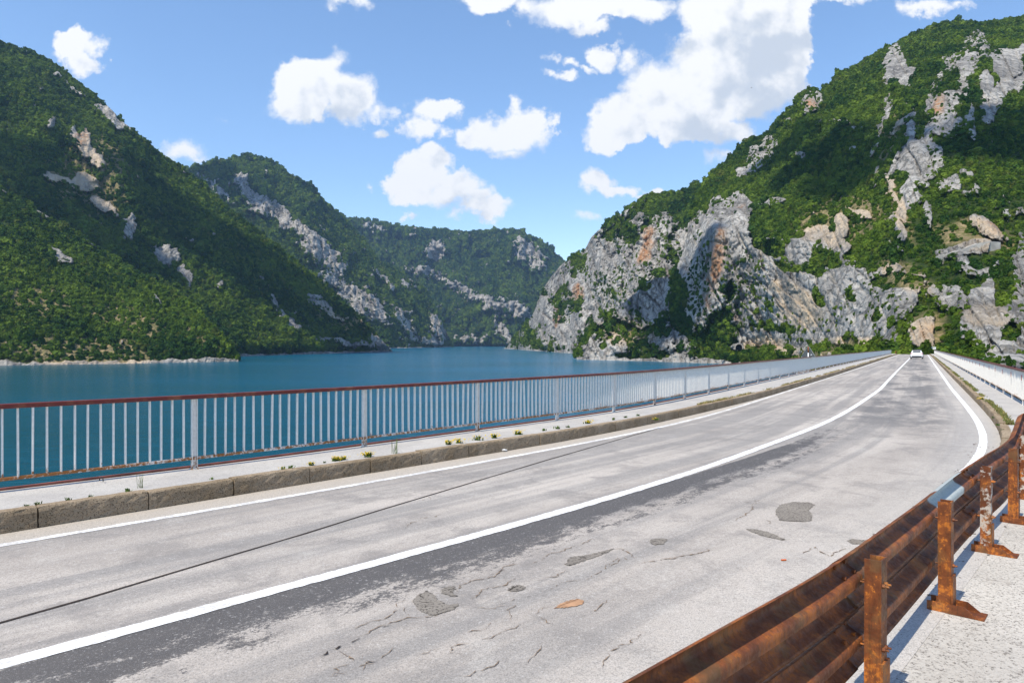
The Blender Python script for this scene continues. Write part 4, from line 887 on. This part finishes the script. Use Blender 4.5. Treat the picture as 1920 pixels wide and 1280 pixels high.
# ---------------------------------------------------------------- guardrail
GP = [(-5.4, -3.2), (-2.4, -0.4), (0.45, 2.21), (1.91, 3.66), (3.14, 5.03), (4.41, 6.46), (5.44, 7.54), (6.42, 8.72)]   # post feet
gl = empty('guardrail', (1.91, 3.66, gz(3.66))); tag(gl, 'rusty double beam guardrail on channel posts beside the camera', 'guardrail')
ctr = [(-5.4, -3.2), (-2.4, -0.4), (0.45, 2.21), (1.91, 3.66), (3.14, 5.03), (4.41, 6.46), (5.46, 7.58), (6.44, 8.68), (6.98, 9.30), (7.5, 9.70), (8.5, 9.85)]
def cr(P, t):
    i = min(int(t), len(P) - 2); f = t - i
    a, b, c, d = [np.array(P[max(0, min(len(P) - 1, k))]) for k in (i - 1, i, i + 1, i + 2)]
    return 0.5 * ((2 * b) + (-a + c) * f + (2 * a - 5 * b + 4 * c - d) * f * f + (-a + 3 * b - 3 * c + d) * f ** 3)
path = np.array([cr(ctr, t) for t in np.linspace(0, len(ctr) - 1.0001, 170)])
seg = np.r_[0, np.cumsum(np.hypot(*np.diff(path, axis=0).T))]
gs = np.arange(0, seg[-1], 0.05); gx = np.interp(gs, seg, path[:, 0]); gy = np.interp(gs, seg, path[:, 1])
tx, ty = np.gradient(gx), np.gradient(gy); ln = np.hypot(tx, ty); tx /= ln; ty /= ln
nx, ny = -ty, tx                                                     # towards the road
raise_ = np.interp(gx, [6.2, 6.9], [0, 0.2])
prof = [(0.020, 0.312), (0.036, 0.305), (0.062, 0.285), (0.078, 0.268), (0.083, 0.250), (0.081, 0.232), (0.070, 0.218), (0.034, 0.200), (0.010, 0.188), (0.001, 0.180), (0.0, 0.156),
        (0.001, 0.132), (0.010, 0.124), (0.034, 0.112), (0.070, 0.094), (0.081, 0.080), (0.083, 0.062), (0.078, 0.044), (0.062, 0.027), (0.036, 0.007), (0.020, 0.0)]
def beam(name, i0, i1, hb, dep=0.0, bare=None):
    V, Fc, att = [], [], []
    n = i1 - i0
    for th in (0.0, 0.004):
        for (p, h) in prof:
            for k in range(i0, i1):
                pp = p + 0.062 + th + dep; z = gz(gy[k]) + hb + h + raise_[k] + 0.004 * math.sin(gs[k] * 3.1) + th * 0.3
                V.append((gx[k] + nx[k] * pp, gy[k] + ny[k] * pp, z)); 
                att.append(1.0 if (bare and bare[0] < gx[k] < bare[1] + 0.1 * (h - .25) and h > 0.115) else 0.0)
    m_ = len(prof); L = m_ * n
    for side in (0, 1):
        for i in range(m_ - 1): Fc += [(side * L + i * n + k, side * L + i * n + k + 1, side * L + (i + 1) * n + k + 1, side * L + (i + 1) * n + k) for k in range(n - 1)]
    for i in (0, m_ - 1): Fc += [(i * n + k, i * n + k + 1, L + i * n + k + 1, L + i * n + k) for k in range(n - 1)]
    for k in (0, n - 1): Fc += [(i * n + k, (i + 1) * n + k, L + (i + 1) * n + k, L + i * n + k) for i in range(m_ - 1)]
    o = mesh(name, V, Fc, M['beam'], gl, True)
    a = o.data.attributes.new('bare', 'FLOAT', 'POINT'); a.data.foreach_set('value', att)
    return o
idx = lambda x: int(np.abs(gx - x).argmin())
cuts = [0, idx(-2.4), idx(1.78), idx(4.28), len(gs)]
for bi, hb in enumerate((0.50, 0.17)):
    for j in range(4):
        beam('beam', cuts[j] if j == 0 else cuts[j] - 1, min(len(gs), cuts[j + 1] + 5), hb, 0.005 * ((j + 1) % 2), bare=(3.28, 3.98) if (bi == 0) else None)
for cx_ in (idx(1.82), idx(4.32)):                                     # splice bolts at the beam laps
    sbm = MB()
    for hb in (0.50, 0.17):
        for ph, pp_ in ((0.245, 0.083), (0.2, 0.034), (0.112, 0.034), (0.065, 0.083)):
            for dk in (-1, 2):
                k = cx_ + dk; z = gz(gy[k]) + hb + ph; q0 = Vector((gx[k], gy[k], z)); nn = Vector((nx[k], ny[k], 0))
                sbm.tube([q0 + nn * (0.062 + pp_ - 0.014), q0 + nn * (0.062 + pp_ + 0.004)], 0.011, 6)
    sbm.build('splice_bolts', M['rustpost'], gl)
def post(x, y, i, extra=0.0):
    k = int(np.hypot(gx - x, gy - y).argmin()); a = math.atan2(ty[k], tx[k]); z0 = gz(y) + extra
    e = MB(); W, Dp, T = 0.10, 0.075, 0.007; H = 0.79                 # channel open towards oncoming traffic
    lean = [0, 0, 0.0, 0.01, -0.015, 0.0, 0.05, 0.02][i]
    def bx(mb, cx, cy, cz, dx, dy, dz):
        V = []
        for zz_ in (-dz / 2, dz / 2):
            for sx, sy in ((-1, -1), (1, -1), (1, 1), (-1, 1)):
                lx, ly, lz = cx + sx * dx / 2 + lean * (cz + zz_), cy + sy * dy / 2, cz + zz_
                V.append((x + lx * math.cos(a) - ly * math.sin(a), y + lx * math.sin(a) + ly * math.cos(a), z0 + lz))
        mb.add(V, [(3, 2, 1, 0), (4, 5, 6, 7), (0, 1, 5, 4), (1, 2, 6, 5), (2, 3, 7, 6), (3, 0, 4, 7)])
    bx(e, 0, -0.045, H / 2, W, T, H)                                  # web towards the camera side
    bx(e, -W / 2 + T / 2, -0.045 + Dp / 2 + 0.004, H / 2 - 0.002, T, Dp, H); bx(e, W / 2 - T / 2, -0.045 + Dp / 2 + 0.004, H / 2 - 0.002, T, Dp, H)
    p = e.build('post', M['rustpaint' if i in (5, 7) else 'rustpost'], gl)
    f = MB(); bx(f, 0, -0.055, 0.13, W + 0.022, 0.012, 0.26); bx(f, W / 2 + 0.008, -0.02, 0.10, 0.010, 0.07, 0.2)
    # spread foot: two gusset plates with sloping ends, reaching out behind the rail
    for gx_ in (-0.07, 0.07):
        Vg = []
        for dx in (-0.005, 0.005):
            for (yy, zz_) in ((0.10, 0.0), (0.10, 0.065), (-0.13, 0.065), (-0.22, 0.0)):
                lx, ly = gx_ + dx, yy
                Vg.append((x + lx * math.cos(a) - ly * math.sin(a), y + lx * math.sin(a) + ly * math.cos(a), z0 + zz_))
        f.add(Vg, [(0, 1, 2, 3), (7, 6, 5, 4), (0, 4, 5, 1), (1, 5, 6, 2), (2, 6, 7, 3), (3, 7, 4, 0)])
    bx(f, 0, -0.08, 0.004, 0.16, 0.34, 0.008)
    fo = f.build('foot', M['rustpost'], p, loc=(0, 0, 0)); 
    fo.data.transform(__import__('mathutils').Matrix.Translation(-gl.location))
    bl = MB()
    for hh in (0.656, 0.326):
        for cxx in (-0.02, 0.02) if i % 2 else (0.0,):
            q0 = Vector((x + cxx * math.cos(a) , y + cxx * math.sin(a), z0 + hh)); dn = Vector((-math.sin(a), math.cos(a), 0))
            bl.tube([q0 - dn * 0.062, q0 - dn * 0.048], 0.013, 6); bl.tube([q0 - dn * 0.079, q0 + dn * 0.06], 0.006, 6)
    bo = bl.build('bolt', M['rustpost'], p, loc=(0, 0, 0)); bo.data.transform(__import__('mathutils').Matrix.Translation(-gl.location))
for i, (x, y) in enumerate(GP): post(x, y, i, 0.0)

# ---------------------------------------------------------------- signs
def at_px(px, depth): return (px - 960) / F * depth
d = 47.0; sx = at_px(1562, d); sb = float(PS[np.hypot(PXX + (ORAIL(PS) - 0.12) * np.cos(PH) - sx, PYY - (ORAIL(PS) - .12) * np.sin(PH) - d).argmin()])
pp = pt(np.array([sb]), ORAIL(np.array([sb])) - 0.10, KH)[0]
e = empty('traffic_sign', tuple(pp), -head(sb)); tag(e, 'triangular traffic sign seen from its dark grey back beside the left railing', 'traffic sign')
def cyl(z0, z1, r, n=12): return MB().tube([(0, 0, z0), (0, 0, z1)], r, n)
cyl(0, 1.3, 0.035).build('pole', M['white'], e, True, (0, 0, 0))
o = cyl(1.3, 1.72, 0.0355).build('pole', M['rust'], e, True, (0, 0, 0)); o['label'] = 'rusty upper end of the pole'
tw, th_ = 0.46, 0.80; R0 = 0.05; z0 = 0.98
tri = []
for (cx, cz, a0) in ((-tw + R0 * 1.4, z0 + R0, 210), (tw - R0 * 1.4, z0 + R0, 330), (0, z0 + th_ - 1.6 * R0, 90)):
    for k in range(-3, 4): a = math.radians(a0 + k * 20); tri.append((cx + R0 * math.cos(a), cz + R0 * math.sin(a)))
order = sorted(tri, key=lambda q0: math.atan2(q0[1] - z0 - th_ / 3, q0[0]))
n = len(order); V = [(x, yy, z) for yy in (0.04, 0.052) for x, z in order]
mesh('panel', V, [tuple(range(n)), tuple(range(n, 2 * n))[::-1]] + [(i, (i + 1) % n, n + (i + 1) % n, n + i) for i in range(n)], M['signback'], e, loc=(0, 0, 0))
rim = MB(); rim.tube([(x, 0.036, z) for x, z in order] + [(order[0][0], 0.036, order[0][1])], 0.011, 6); rim.build('rim', simple('grey_sign_rim', (0.35, 0.37, 0.38), 0.5), e, True, (0, 0, 0))
MB().box((0.19, 0.036, 1.17), (0.07, 0.006, 0.05)).build('sticker', M['white'], e, loc=(0, 0, 0))
d = 183.0; px_ = pt(np.array([197.0]), 4.3, 0.0)[0]
e = empty('road_sign', tuple(px_), -head(190)); tag(e, 'small white road sign at the far right end of the bridge', 'road sign')
cyl(-1, 1.9, 0.04).build('pole', M['black'], e, True, (0, 0, 0))
MB().box((0, -0.05, 1.62), (0.95, 0.02, 0.62)).build('panel', M['white'], e, loc=(0, 0, 0)); MB().box((0, -0.064, 1.62), (0.6, 0.004, 0.12)).build('marking', M['signback'], e, loc=(0, 0, 0))
# rusty barrier where the road bends out of sight
c0 = pt(np.array([226.0]), -5.5, 0.0)[0]; 
e = empty('roadside_barrier', tuple(c0)); tag(e, 'low rusty barrier on the bend beyond the far end of the bridge', 'barrier')
sb_ = np.arange(203, 240, 3.0); mb = MB(); P_ = [Vector(p) for p in pt(sb_, -4.2 + (sb_ - 203) * 0.06, 0.62)]
for dz in (-0.09, 0.09): mb.tube([p + Vector((0, 0, dz)) for p in P_], 0.085, 6)
mb.build('beam', M['rust'], e)
for p in P_[::2]: MB().box((p.x, p.y + 0.12, p.z - 0.33), (0.1, 0.1, 0.8)).build('post', M['rust'], e)

# ---------------------------------------------------------------- car
cd = 112.0; cs = 104.0
ds = [abs(pt(np.array([q0]), 1.55, 0)[0][1] - cd) for q0 in range(60, 200)]; cs = 60 + int(np.argmin(ds))
cp = pt(np.array([cs]), 0.0, 0)[0]; offc = (1721 - 960) / F * cp[1]
best = min(np.arange(0.6, 2.6, 0.02), key=lambda o_: abs(pt(np.array([cs]), o_, 0)[0][0] / pt(np.array([cs]), o_, 0)[0][1] * F + 960 - 1719))
cp = pt(np.array([cs]), best, 0)[0]
car = empty('car', tuple(cp), -head(cs)); tag(car, 'white hatchback driving away at the far end of the bridge', 'car')
# body lofted from cross sections, rear at y=-2.0; section: (y, half width bottom, half width belt, half width top, z bottom, z belt, z top)
def loft(secs, mat, name, par=None):
    V, Fc = [], []
    for (y, pr) in secs: V += [(x, y, z) for x, z in pr]
    n = len(secs[0][1])
    for i in range(len(secs) - 1): Fc += [(i * n + k, i * n + (k + 1) % n, (i + 1) * n + (k + 1) % n, (i + 1) * n + k) for k in range(n)]
    Fc += [tuple(range(n))[::-1], tuple(range((len(secs) - 1) * n, len(secs) * n))]
    return mesh(name, V, Fc, mat, par or car, True, (0, 0, 0))
def sec(w0, w1, zb, zt):
    h = [(w0 * .9, zb), (w0, zb + .12), (w1, zb + (zt - zb) * .55), (w1 * .97, zt - .06), (w1 * .88, zt)]
    return [(-x, z) for x, z in h] + [(x, z) for x, z in h[::-1]]
loft([(-2.02, sec(.70, .74, .36, .78)), (-1.95, sec(.80, .84, .26, .90)), (-1.75, sec(.84, .88, .22, .98)), (-1.0, sec(.86, .89, .20, .97)), (0.6, sec(.86, .89, .20, .93)), (1.3, sec(.84, .87, .22, .88)), (1.85, sec(.78, .80, .26, .72)), (2.02, sec(.66, .68, .34, .60))], M['carw'], 'body')
def cab(wb, wt, zb, zt):
    h = [(wb, zb), (wb * .97 + wt * .03, zb + .05), ((wb + wt) / 2, (zb + zt) / 2), (wt, zt - .04), (wt * .86, zt)]
    return [(-x, z) for x, z in h] + [(x, z) for x, z in h[::-1]]
loft([(-1.86, cab(.78, .66, .90, 1.04)), (-1.62, cab(.80, .60, .92, 1.34)), (-1.42, cab(.81, .60, .92, 1.43)), (-0.3, cab(.81, .61, .90, 1.47)), (0.3, cab(.81, .60, .90, 1.42)), (1.05, cab(.80, .62, .86, .96))], M['carw'], 'cabin')
V = [(-.56, -1.845, 1.06), (.56, -1.845, 1.06), (.50, -1.66, 1.30), (-.50, -1.66, 1.30)]
V = [(x, y - .02, z) for x, y, z in V] + [(x, y + .04, z) for x, y, z in V]
BF = [(0, 1, 2, 3), (7, 6, 5, 4), (0, 4, 5, 1), (1, 5, 6, 2), (2, 6, 7, 3), (3, 7, 4, 0)]
mesh('rear_window', V, BF, M['glassd'], car, loc=(0, 0, 0))
for sx_ in (-1, 1):
    V = [(sx_ * .825, -1.3, .97), (sx_ * .825, .85, .95), (sx_ * .66, .2, 1.33), (sx_ * .64, -1.25, 1.34)]; V = V + [(x - sx_ * .06, y, z) for x, y, z in V]
    mesh('side_window', V, BF, M['glassd'], car, loc=(0, 0, 0))
    MB().box((sx_ * .72, -1.93, .86), (.24, .12, .15)).build('tail_light', M['tail'], car, loc=(0, 0, 0))
    mb = MB(); mb.box((sx_ * .98, .62, 1.0), (.16, .12, .13)); mb.box((sx_ * .89, .64, .96), (.1, .05, .05)); mb.build('mirror', M['black'], car, loc=(0, 0, 0))
    for yy in (-1.3, 1.3):
        wo = MB().tube([(sx_ * .70, yy, .31), (sx_ * .90, yy, .31)], .31, 18).build('wheel', M['black'], car, True, (0, 0, 0))
        MB().tube([(sx_ * .895, yy, .31), (sx_ * .91, yy, .31)], .19, 12).build('rim', M['signback'], wo, True, (0, 0, 0))
loft([(-1.66, cab(.60, .56, 1.40, 1.44)), (-1.5, cab(.60, .56, 1.42, 1.50)), (-0.2, cab(.60, .56, 1.45, 1.52)), (0.2, cab(.56, .52, 1.42, 1.47))], M['black'], 'roof')
MB().box((0, -1.985, .36), (1.36, .14, .24)).build('bumper', M['black'], car, loc=(0, 0, 0)); MB().box((0, -2.035, .68), (.5, .02, .11)).build('number_plate', M['white'], car, loc=(0, 0, 0))

# ---------------------------------------------------------------- weeds, litter, bird
def weed(px, py, size, flower, label, right=False, tall=False):
    X, Y = un(px, py, KH); e = empty('weed', (X, Y, gz(Y) + KH - 0.006)); r = random.Random(int(px * 7 + py))
    mb = MB()
    for i in range(26 if not tall else 14):
        a = r.uniform(0, 6.28); L = size * r.uniform(.5, 1.2); hh = size * r.uniform(.2, .8) * (3.5 if tall else 1); x0, y0 = r.gauss(0, size * .25), r.gauss(0, size * .25)
        tip = Vector((x0 + math.cos(a) * L * .6, y0 + math.sin(a) * L * .6, hh)); mid = Vector((x0 + math.cos(a) * L * .35, y0 + math.sin(a) * L * .35, hh * .8)); sd = Vector((-math.sin(a), math.cos(a), 0)) * size * (.09 if not tall else .03)
        mb.add([Vector((x0, y0, 0)) - sd, Vector((x0, y0, 0)) + sd, mid + sd, mid - sd, tip], [(0, 1, 2, 3), (3, 2, 4)])
    mb.build('leaves', M['weed'], e, loc=(0, 0, 0))
    if flower:
        fb = MB(); V0, F0 = ico(1)
        for i in range(int(26 * flower)):
            p = np.array([r.gauss(0, size * .55), r.gauss(0, size * .3), size * r.uniform(.25, .75)]); fb.add(V0 * size * r.uniform(.07, .12) * np.array([1, 1, .6]) + p, F0)
        fb.build('flowers', M['yellow'], e, loc=(0, 0, 0))
    tag(e, label if tall else ranked(label), 'weed', 'weeds growing behind the kerb')
Z3 = lambda x, y: (x / 3, 680 + y / 3)
Z4 = lambda x, y: (600 + x / 3, 640 + y / 3)
for (x, y, sz) in sorted([Z3(210, 800) + (.09,), Z3(385, 770) + (.07,), Z3(150, 808) + (.06,), Z3(510, 752) + (.06,), Z3(720, 722) + (.08,), Z3(1190, 652) + (.05,), Z3(1635, 590) + (.08,), Z3(1825, 560) + (.05,), Z4(1260, 500) + (.10,), Z4(1335, 490) + (.12,), Z4(1395, 482) + (.10,), Z4(1650, 440) + (.10,), Z4(1720, 427) + (.10,), Z4(1790, 417) + (.10,), (1871, 797, .10), (1880, 806, .07), (1862, 783, .08), (1828, 733, .12), (1834, 745, .10)]):
    weed(x, y, sz * .75, 0, 'small green weed in the joint behind the left kerb' if x < 1500 else 'small green weed in the joint behind the right kerb')
for (x, y, sz, fl) in sorted([Z3(1590, 597) + (.07, .6), Z3(1750, 574) + (.09, 1), Z3(1900, 548) + (.10, 1.4), Z4(90, 668) + (.12, 1), Z4(130, 663) + (.10, 1.4), Z4(270, 647) + (.14, 1.8), Z4(725, 578) + (.13, 1.4), Z4(780, 569) + (.14, 1.8), Z4(885, 553) + (.15, .8), Z4(980, 542) + (.14, 1.5), Z4(1115, 522) + (.15, 1.5), Z4(1510, 460) + (.14, 1.6), (1840, 749, .14, 1.6), (1230, 787, .12, .6)]):
    weed(x, y, sz * .8, fl, 'weed with yellow flowers behind the left kerb' if x < 1500 else 'weed with yellow flowers behind the right kerb')
weed(*Z4(420, 628), .10, 0, 'tall thin dry stalk rising from the left sidewalk', tall=True); weed(*Z3(795, 700), .07, 0, 'thin tall weed stalk on the left sidewalk near the kerb', tall=True)
def grassline(label, f, s0, s1, n, seed, mat='drygrass'):
    r = random.Random(seed); mb = MB()
    for i in range(n):
        s_ = s0 + (s1 - s0) * r.random() ** 1.5; c = 0.5 + 0.5 * math.sin(s_ * 1.7) + 0.5 * math.sin(s_ * 0.43 + 1)
        if r.random() > c: continue
        p = pt(np.array([s_]), f(np.array([s_])) + r.gauss(0, .035), KH - .005)[0]; hgt = r.uniform(.02, .09); a = r.uniform(0, 6.28); w_ = .012 + .0002 * s_
        mb.add([(p[0] - w_ * math.cos(a), p[1] - w_ * math.sin(a), p[2]), (p[0] + w_ * math.cos(a), p[1] + w_ * math.sin(a), p[2]), (p[0] + r.gauss(0, .03), p[1] + r.gauss(0, .03), p[2] + hgt)], [(0, 1, 2)])
    tag(mb.build('grass', M[mat]), label, 'grass', kind='stuff')
grassline('thin dry grass growing in the joint behind the right kerb', lambda s: ORK(s) + 0.2, 12.5, 150, 9000, 1)
grassline('thin green grass in the joint behind the right kerb', lambda s: ORK(s) + 0.2, 12.5, 120, 5000, 5, 'weed')
grassline('sparse dry grass in the joint behind the left kerb', lambda s: OLK(s) - 0.2, 14, 160, 7000, 2)
Xl, Yl = un(944, 846); mb = MB(); V0, F0 = ico(1); mb.add(V0 * np.array([.085, .05, .022]) * (1 + .3 * np.sin(V0 * 7).sum(1))[:, None] + np.array([Xl, Yl, gz(Yl) + .022]), F0)
tag(mb.build('litter', M['white']), 'crumpled white scrap of paper lying by the left kerb', 'litter')
Xl, Yl = un(1469, 1051); tag(MB().tube([(Xl - .02, Yl, gz(Yl) + .009), (Xl + .025, Yl + .004, gz(Yl) + .009)], .007, 8).build('cigarette_butt', simple('orange_paper', (.55, .12, .03))), 'orange cigarette butt lying on the road near the guardrail', 'cigarette butt')
bd = 220.0; bp = Vector(((1409 - 960) / F * bd, bd, EYE + (HZ - 165) / F * bd)); V0, F0 = ico(2)
e = empty('bird', bp); tag(e, 'small dark bird flying in front of the large white cloud', 'bird')
mb = MB(); mb.tube([(-.2, 0, 0), (-.12, 0, .01), (0, 0, .02), (.13, 0, .03), (.19, 0, .04), (.23, 0, .035)], [.01, .04, .065, .05, .035, .006], 8); 
for sgn in (-1, 1): mb.add([(-.06, sgn * .04, .03), (.08, sgn * .04, .03), (.05, sgn * .24, .10), (-.05, sgn * .22, .09), (-.10, sgn * .42, .05)], [(0, 1, 2, 3), (3, 2, 4)])
mb.build('body', M['black'], e, True, (0, 0, 0))
# loose stones on the gravel and the verge
mb = MB(); r = random.Random(9); V0, F0 = ico(1)
for i in range(900):
    sx_ = r.uniform(-6, 11); of = r.choice([r.uniform(3.0, 4.0), r.uniform(4.4, 7.5)]); p = pt(np.array([sx_]), of, 0)[0]; sz = abs(r.gauss(0.004, .004)) + .003
    mb.add(V0 * np.array([sz * r.uniform(.8, 1.6), sz, sz * .6]) + p + np.array([0, 0, sz * .3]), F0)
tag(mb.build('pebbles', simple('pebble_stone', (.20, .17, .15), .9, .4, 40)), 'small loose pebbles scattered on the gravel verge', 'pebbles', kind='stuff')

# ---------------------------------------------------------------- tunnel mouth and retaining wall on the mountain
tp = surf('right', 1385, 652); print('portal', tp); sc_ = tp.y / F * 1.0
_s = SHEETS['right']; _m = (np.abs(_s['PX'] - 1385.5) < 12) & (np.abs(_s['PY'] - 649) < 7) & (np.arange(_s['PX'].shape[0])[:, None] < _s['crest']); ty_ = float(_s['V'][..., 1][_m].min()) - 1.0
tp = Vector(((1385.5 - 960) / F * ty_, ty_, EYE + (HZ - 655.0) / F * ty_)); sc_ = tp.y / F * 1.12
e = empty('tunnel_portal', tp, -0.30); tag(e, 'stone tunnel portal with a dark arched mouth at the foot of the cliffs', 'tunnel portal')
W2, H2 = 8.2 * sc_, 10.0 * sc_; r_in = 5.2 * sc_; spring = 3.5 * sc_
arc = [(-r_in, 0)] + [(r_in * math.cos(a), spring + r_in * math.sin(a)) for a in np.linspace(math.pi, 0, 13)] + [(r_in, 0)]
out = [(-W2, 0)] + [(W2 * math.cos(a), spring + W2 * 0.92 * math.sin(a)) for a in np.linspace(math.pi, 0, 13)] + [(W2, 0)]
n = len(arc); V = [(x, y, z) for y in (0, 16) for x, z in arc] + [(x, y, z) for y in (0, 16) for x, z in out]
Fc = []
for k in range(n - 1): Fc += [(k, k + 1, 2 * n + k + 1, 2 * n + k), (2 * n + k, 2 * n + k + 1, 3 * n + k + 1, 3 * n + k), (k, n + k, n + k + 1, k + 1)]
mesh('arch', V, Fc, M['stone'], e, loc=(0, 0, 0))
mesh('mouth', [(x, 6, z) for x, z in arc], [tuple(range(n))], M['dark'], e, loc=(0, 0, 0))  # flat dark sheet across the bore, its shade painted as colour
wpts = [(1768, 478), (1790, 472), (1812, 464), (1835, 456), (1856, 452), (1876, 454)]
wp = [surf('right', x, y) for x, y in wpts]; e = empty('retaining_wall', wp[0]); tag(e, 'pale concrete retaining wall of a road cut high on the mountainside', 'retaining wall')
V = []; hw = 4.5
dm = float(np.mean([p.y for p in wp])) - 7
for p in wp:
    k = (dm + (p.x - wp[0].x) * .15) / p.y; q0 = Vector((p.x * k, p.y * k, EYE + (p.z - EYE) * k))
    V += [q0 + Vector((0, 0, -hw)), q0 + Vector((0, 0, 0)), q0 + Vector((0, 5, 0)), q0 + Vector((0, 5, -hw))]
Fc = [(4 * i + a, 4 * (i + 1) + a, 4 * (i + 1) + (a + 1) % 4, 4 * i + (a + 1) % 4) for i in range(len(wp) - 1) for a in range(4)] + [(0, 1, 2, 3), tuple(4 * (len(wp) - 1) + a for a in (3, 2, 1, 0))]
mesh('wall', V, Fc, simple('pale_wall_concrete', (.42, .39, .34), .9, .25, .25), e)

# ---------------------------------------------------------------- unseen clouds added overhead, placed so that they shade the slopes
m = bpy.data.materials.new('shade_cloud_white'); m.use_nodes = True; nt = m.node_tree; nt.nodes.clear(); q = G(nt)
q.n('ShaderNodeOutputMaterial', {0: q.n('ShaderNodeMixShader', {0: 0.35, 1: q.n('ShaderNodeBsdfDiffuse', {'Color': (.9, .9, .9, 1)}), 2: q.n('ShaderNodeBsdfTranslucent', {'Color': (.9, .9, .9, 1)})})})
def overhead(key, pts, rads, seed):
    mb = MB(); V0, F0 = ico(4)
    for i, ((x, y), r_) in enumerate(zip(pts, rads)):
        T = surf(key, x, y); c = T + SUNV * ((1750 - T.z) / SUNV.z); ph = i * 7.1 + seed
        k = 1 + 0.45 * fbm(V0[:, 0] * 1.6 + ph, V0[:, 1] * 1.6 - ph, V0[:, 2] * 1.6, 5, 0.6)
        mb.add(V0 * k[:, None] * np.array([r_, r_, r_ * .45]) + np.array(c), F0)
    tag(mb.build('clouds', m, None, True), 'white cumulus clouds added out of view overhead to shade the slopes', 'clouds', kind='structure')
overhead('left', [(330, 390), (420, 460), (500, 530), (580, 590), (660, 640)], [60, 80, 95, 100, 90], 1)
overhead('left', [(60, 300), (150, 400), (230, 470)], [55, 60, 60], 2)
overhead('right', [(1470, 290), (1540, 300), (1610, 310), (1650, 300)], [42, 50, 50, 35], 3)
overhead('right', [(1860, 270), (1920, 260), (1990, 250)], [35, 42, 60], 4)
overhead('right', [(1230, 560), (1280, 600), (1305, 500)], [42, 48, 34], 5)
overhead('second', [(400, 330), (450, 350)], [90, 90], 6)

# ---------------------------------------------------------------- haze over the gorge
m = bpy.data.materials.new('haze'); m.use_nodes = True; nt = m.node_tree; nt.nodes.clear(); q = G(nt)
pv = q.n('ShaderNodeVolumePrincipled', {'Color': (0.42, 0.66, 1.0, 1), 'Density': 6.0e-5, 'Anisotropy': 0.2}); q.n('ShaderNodeOutputMaterial', {1: pv})
B = [(-4000, -400, -61), (4000, -400, -61), (4000, 5200, -61), (-4000, 5200, -61)]; V = B + [(x, y, 1250) for x, y, z in B]
tag(mesh('haze', V, [(3, 2, 1, 0), (4, 5, 6, 7), (0, 1, 5, 4), (1, 2, 6, 5), (2, 3, 7, 6), (3, 0, 4, 7)], m), 'thin blue summer haze in the gorge air', 'haze', kind='stuff')
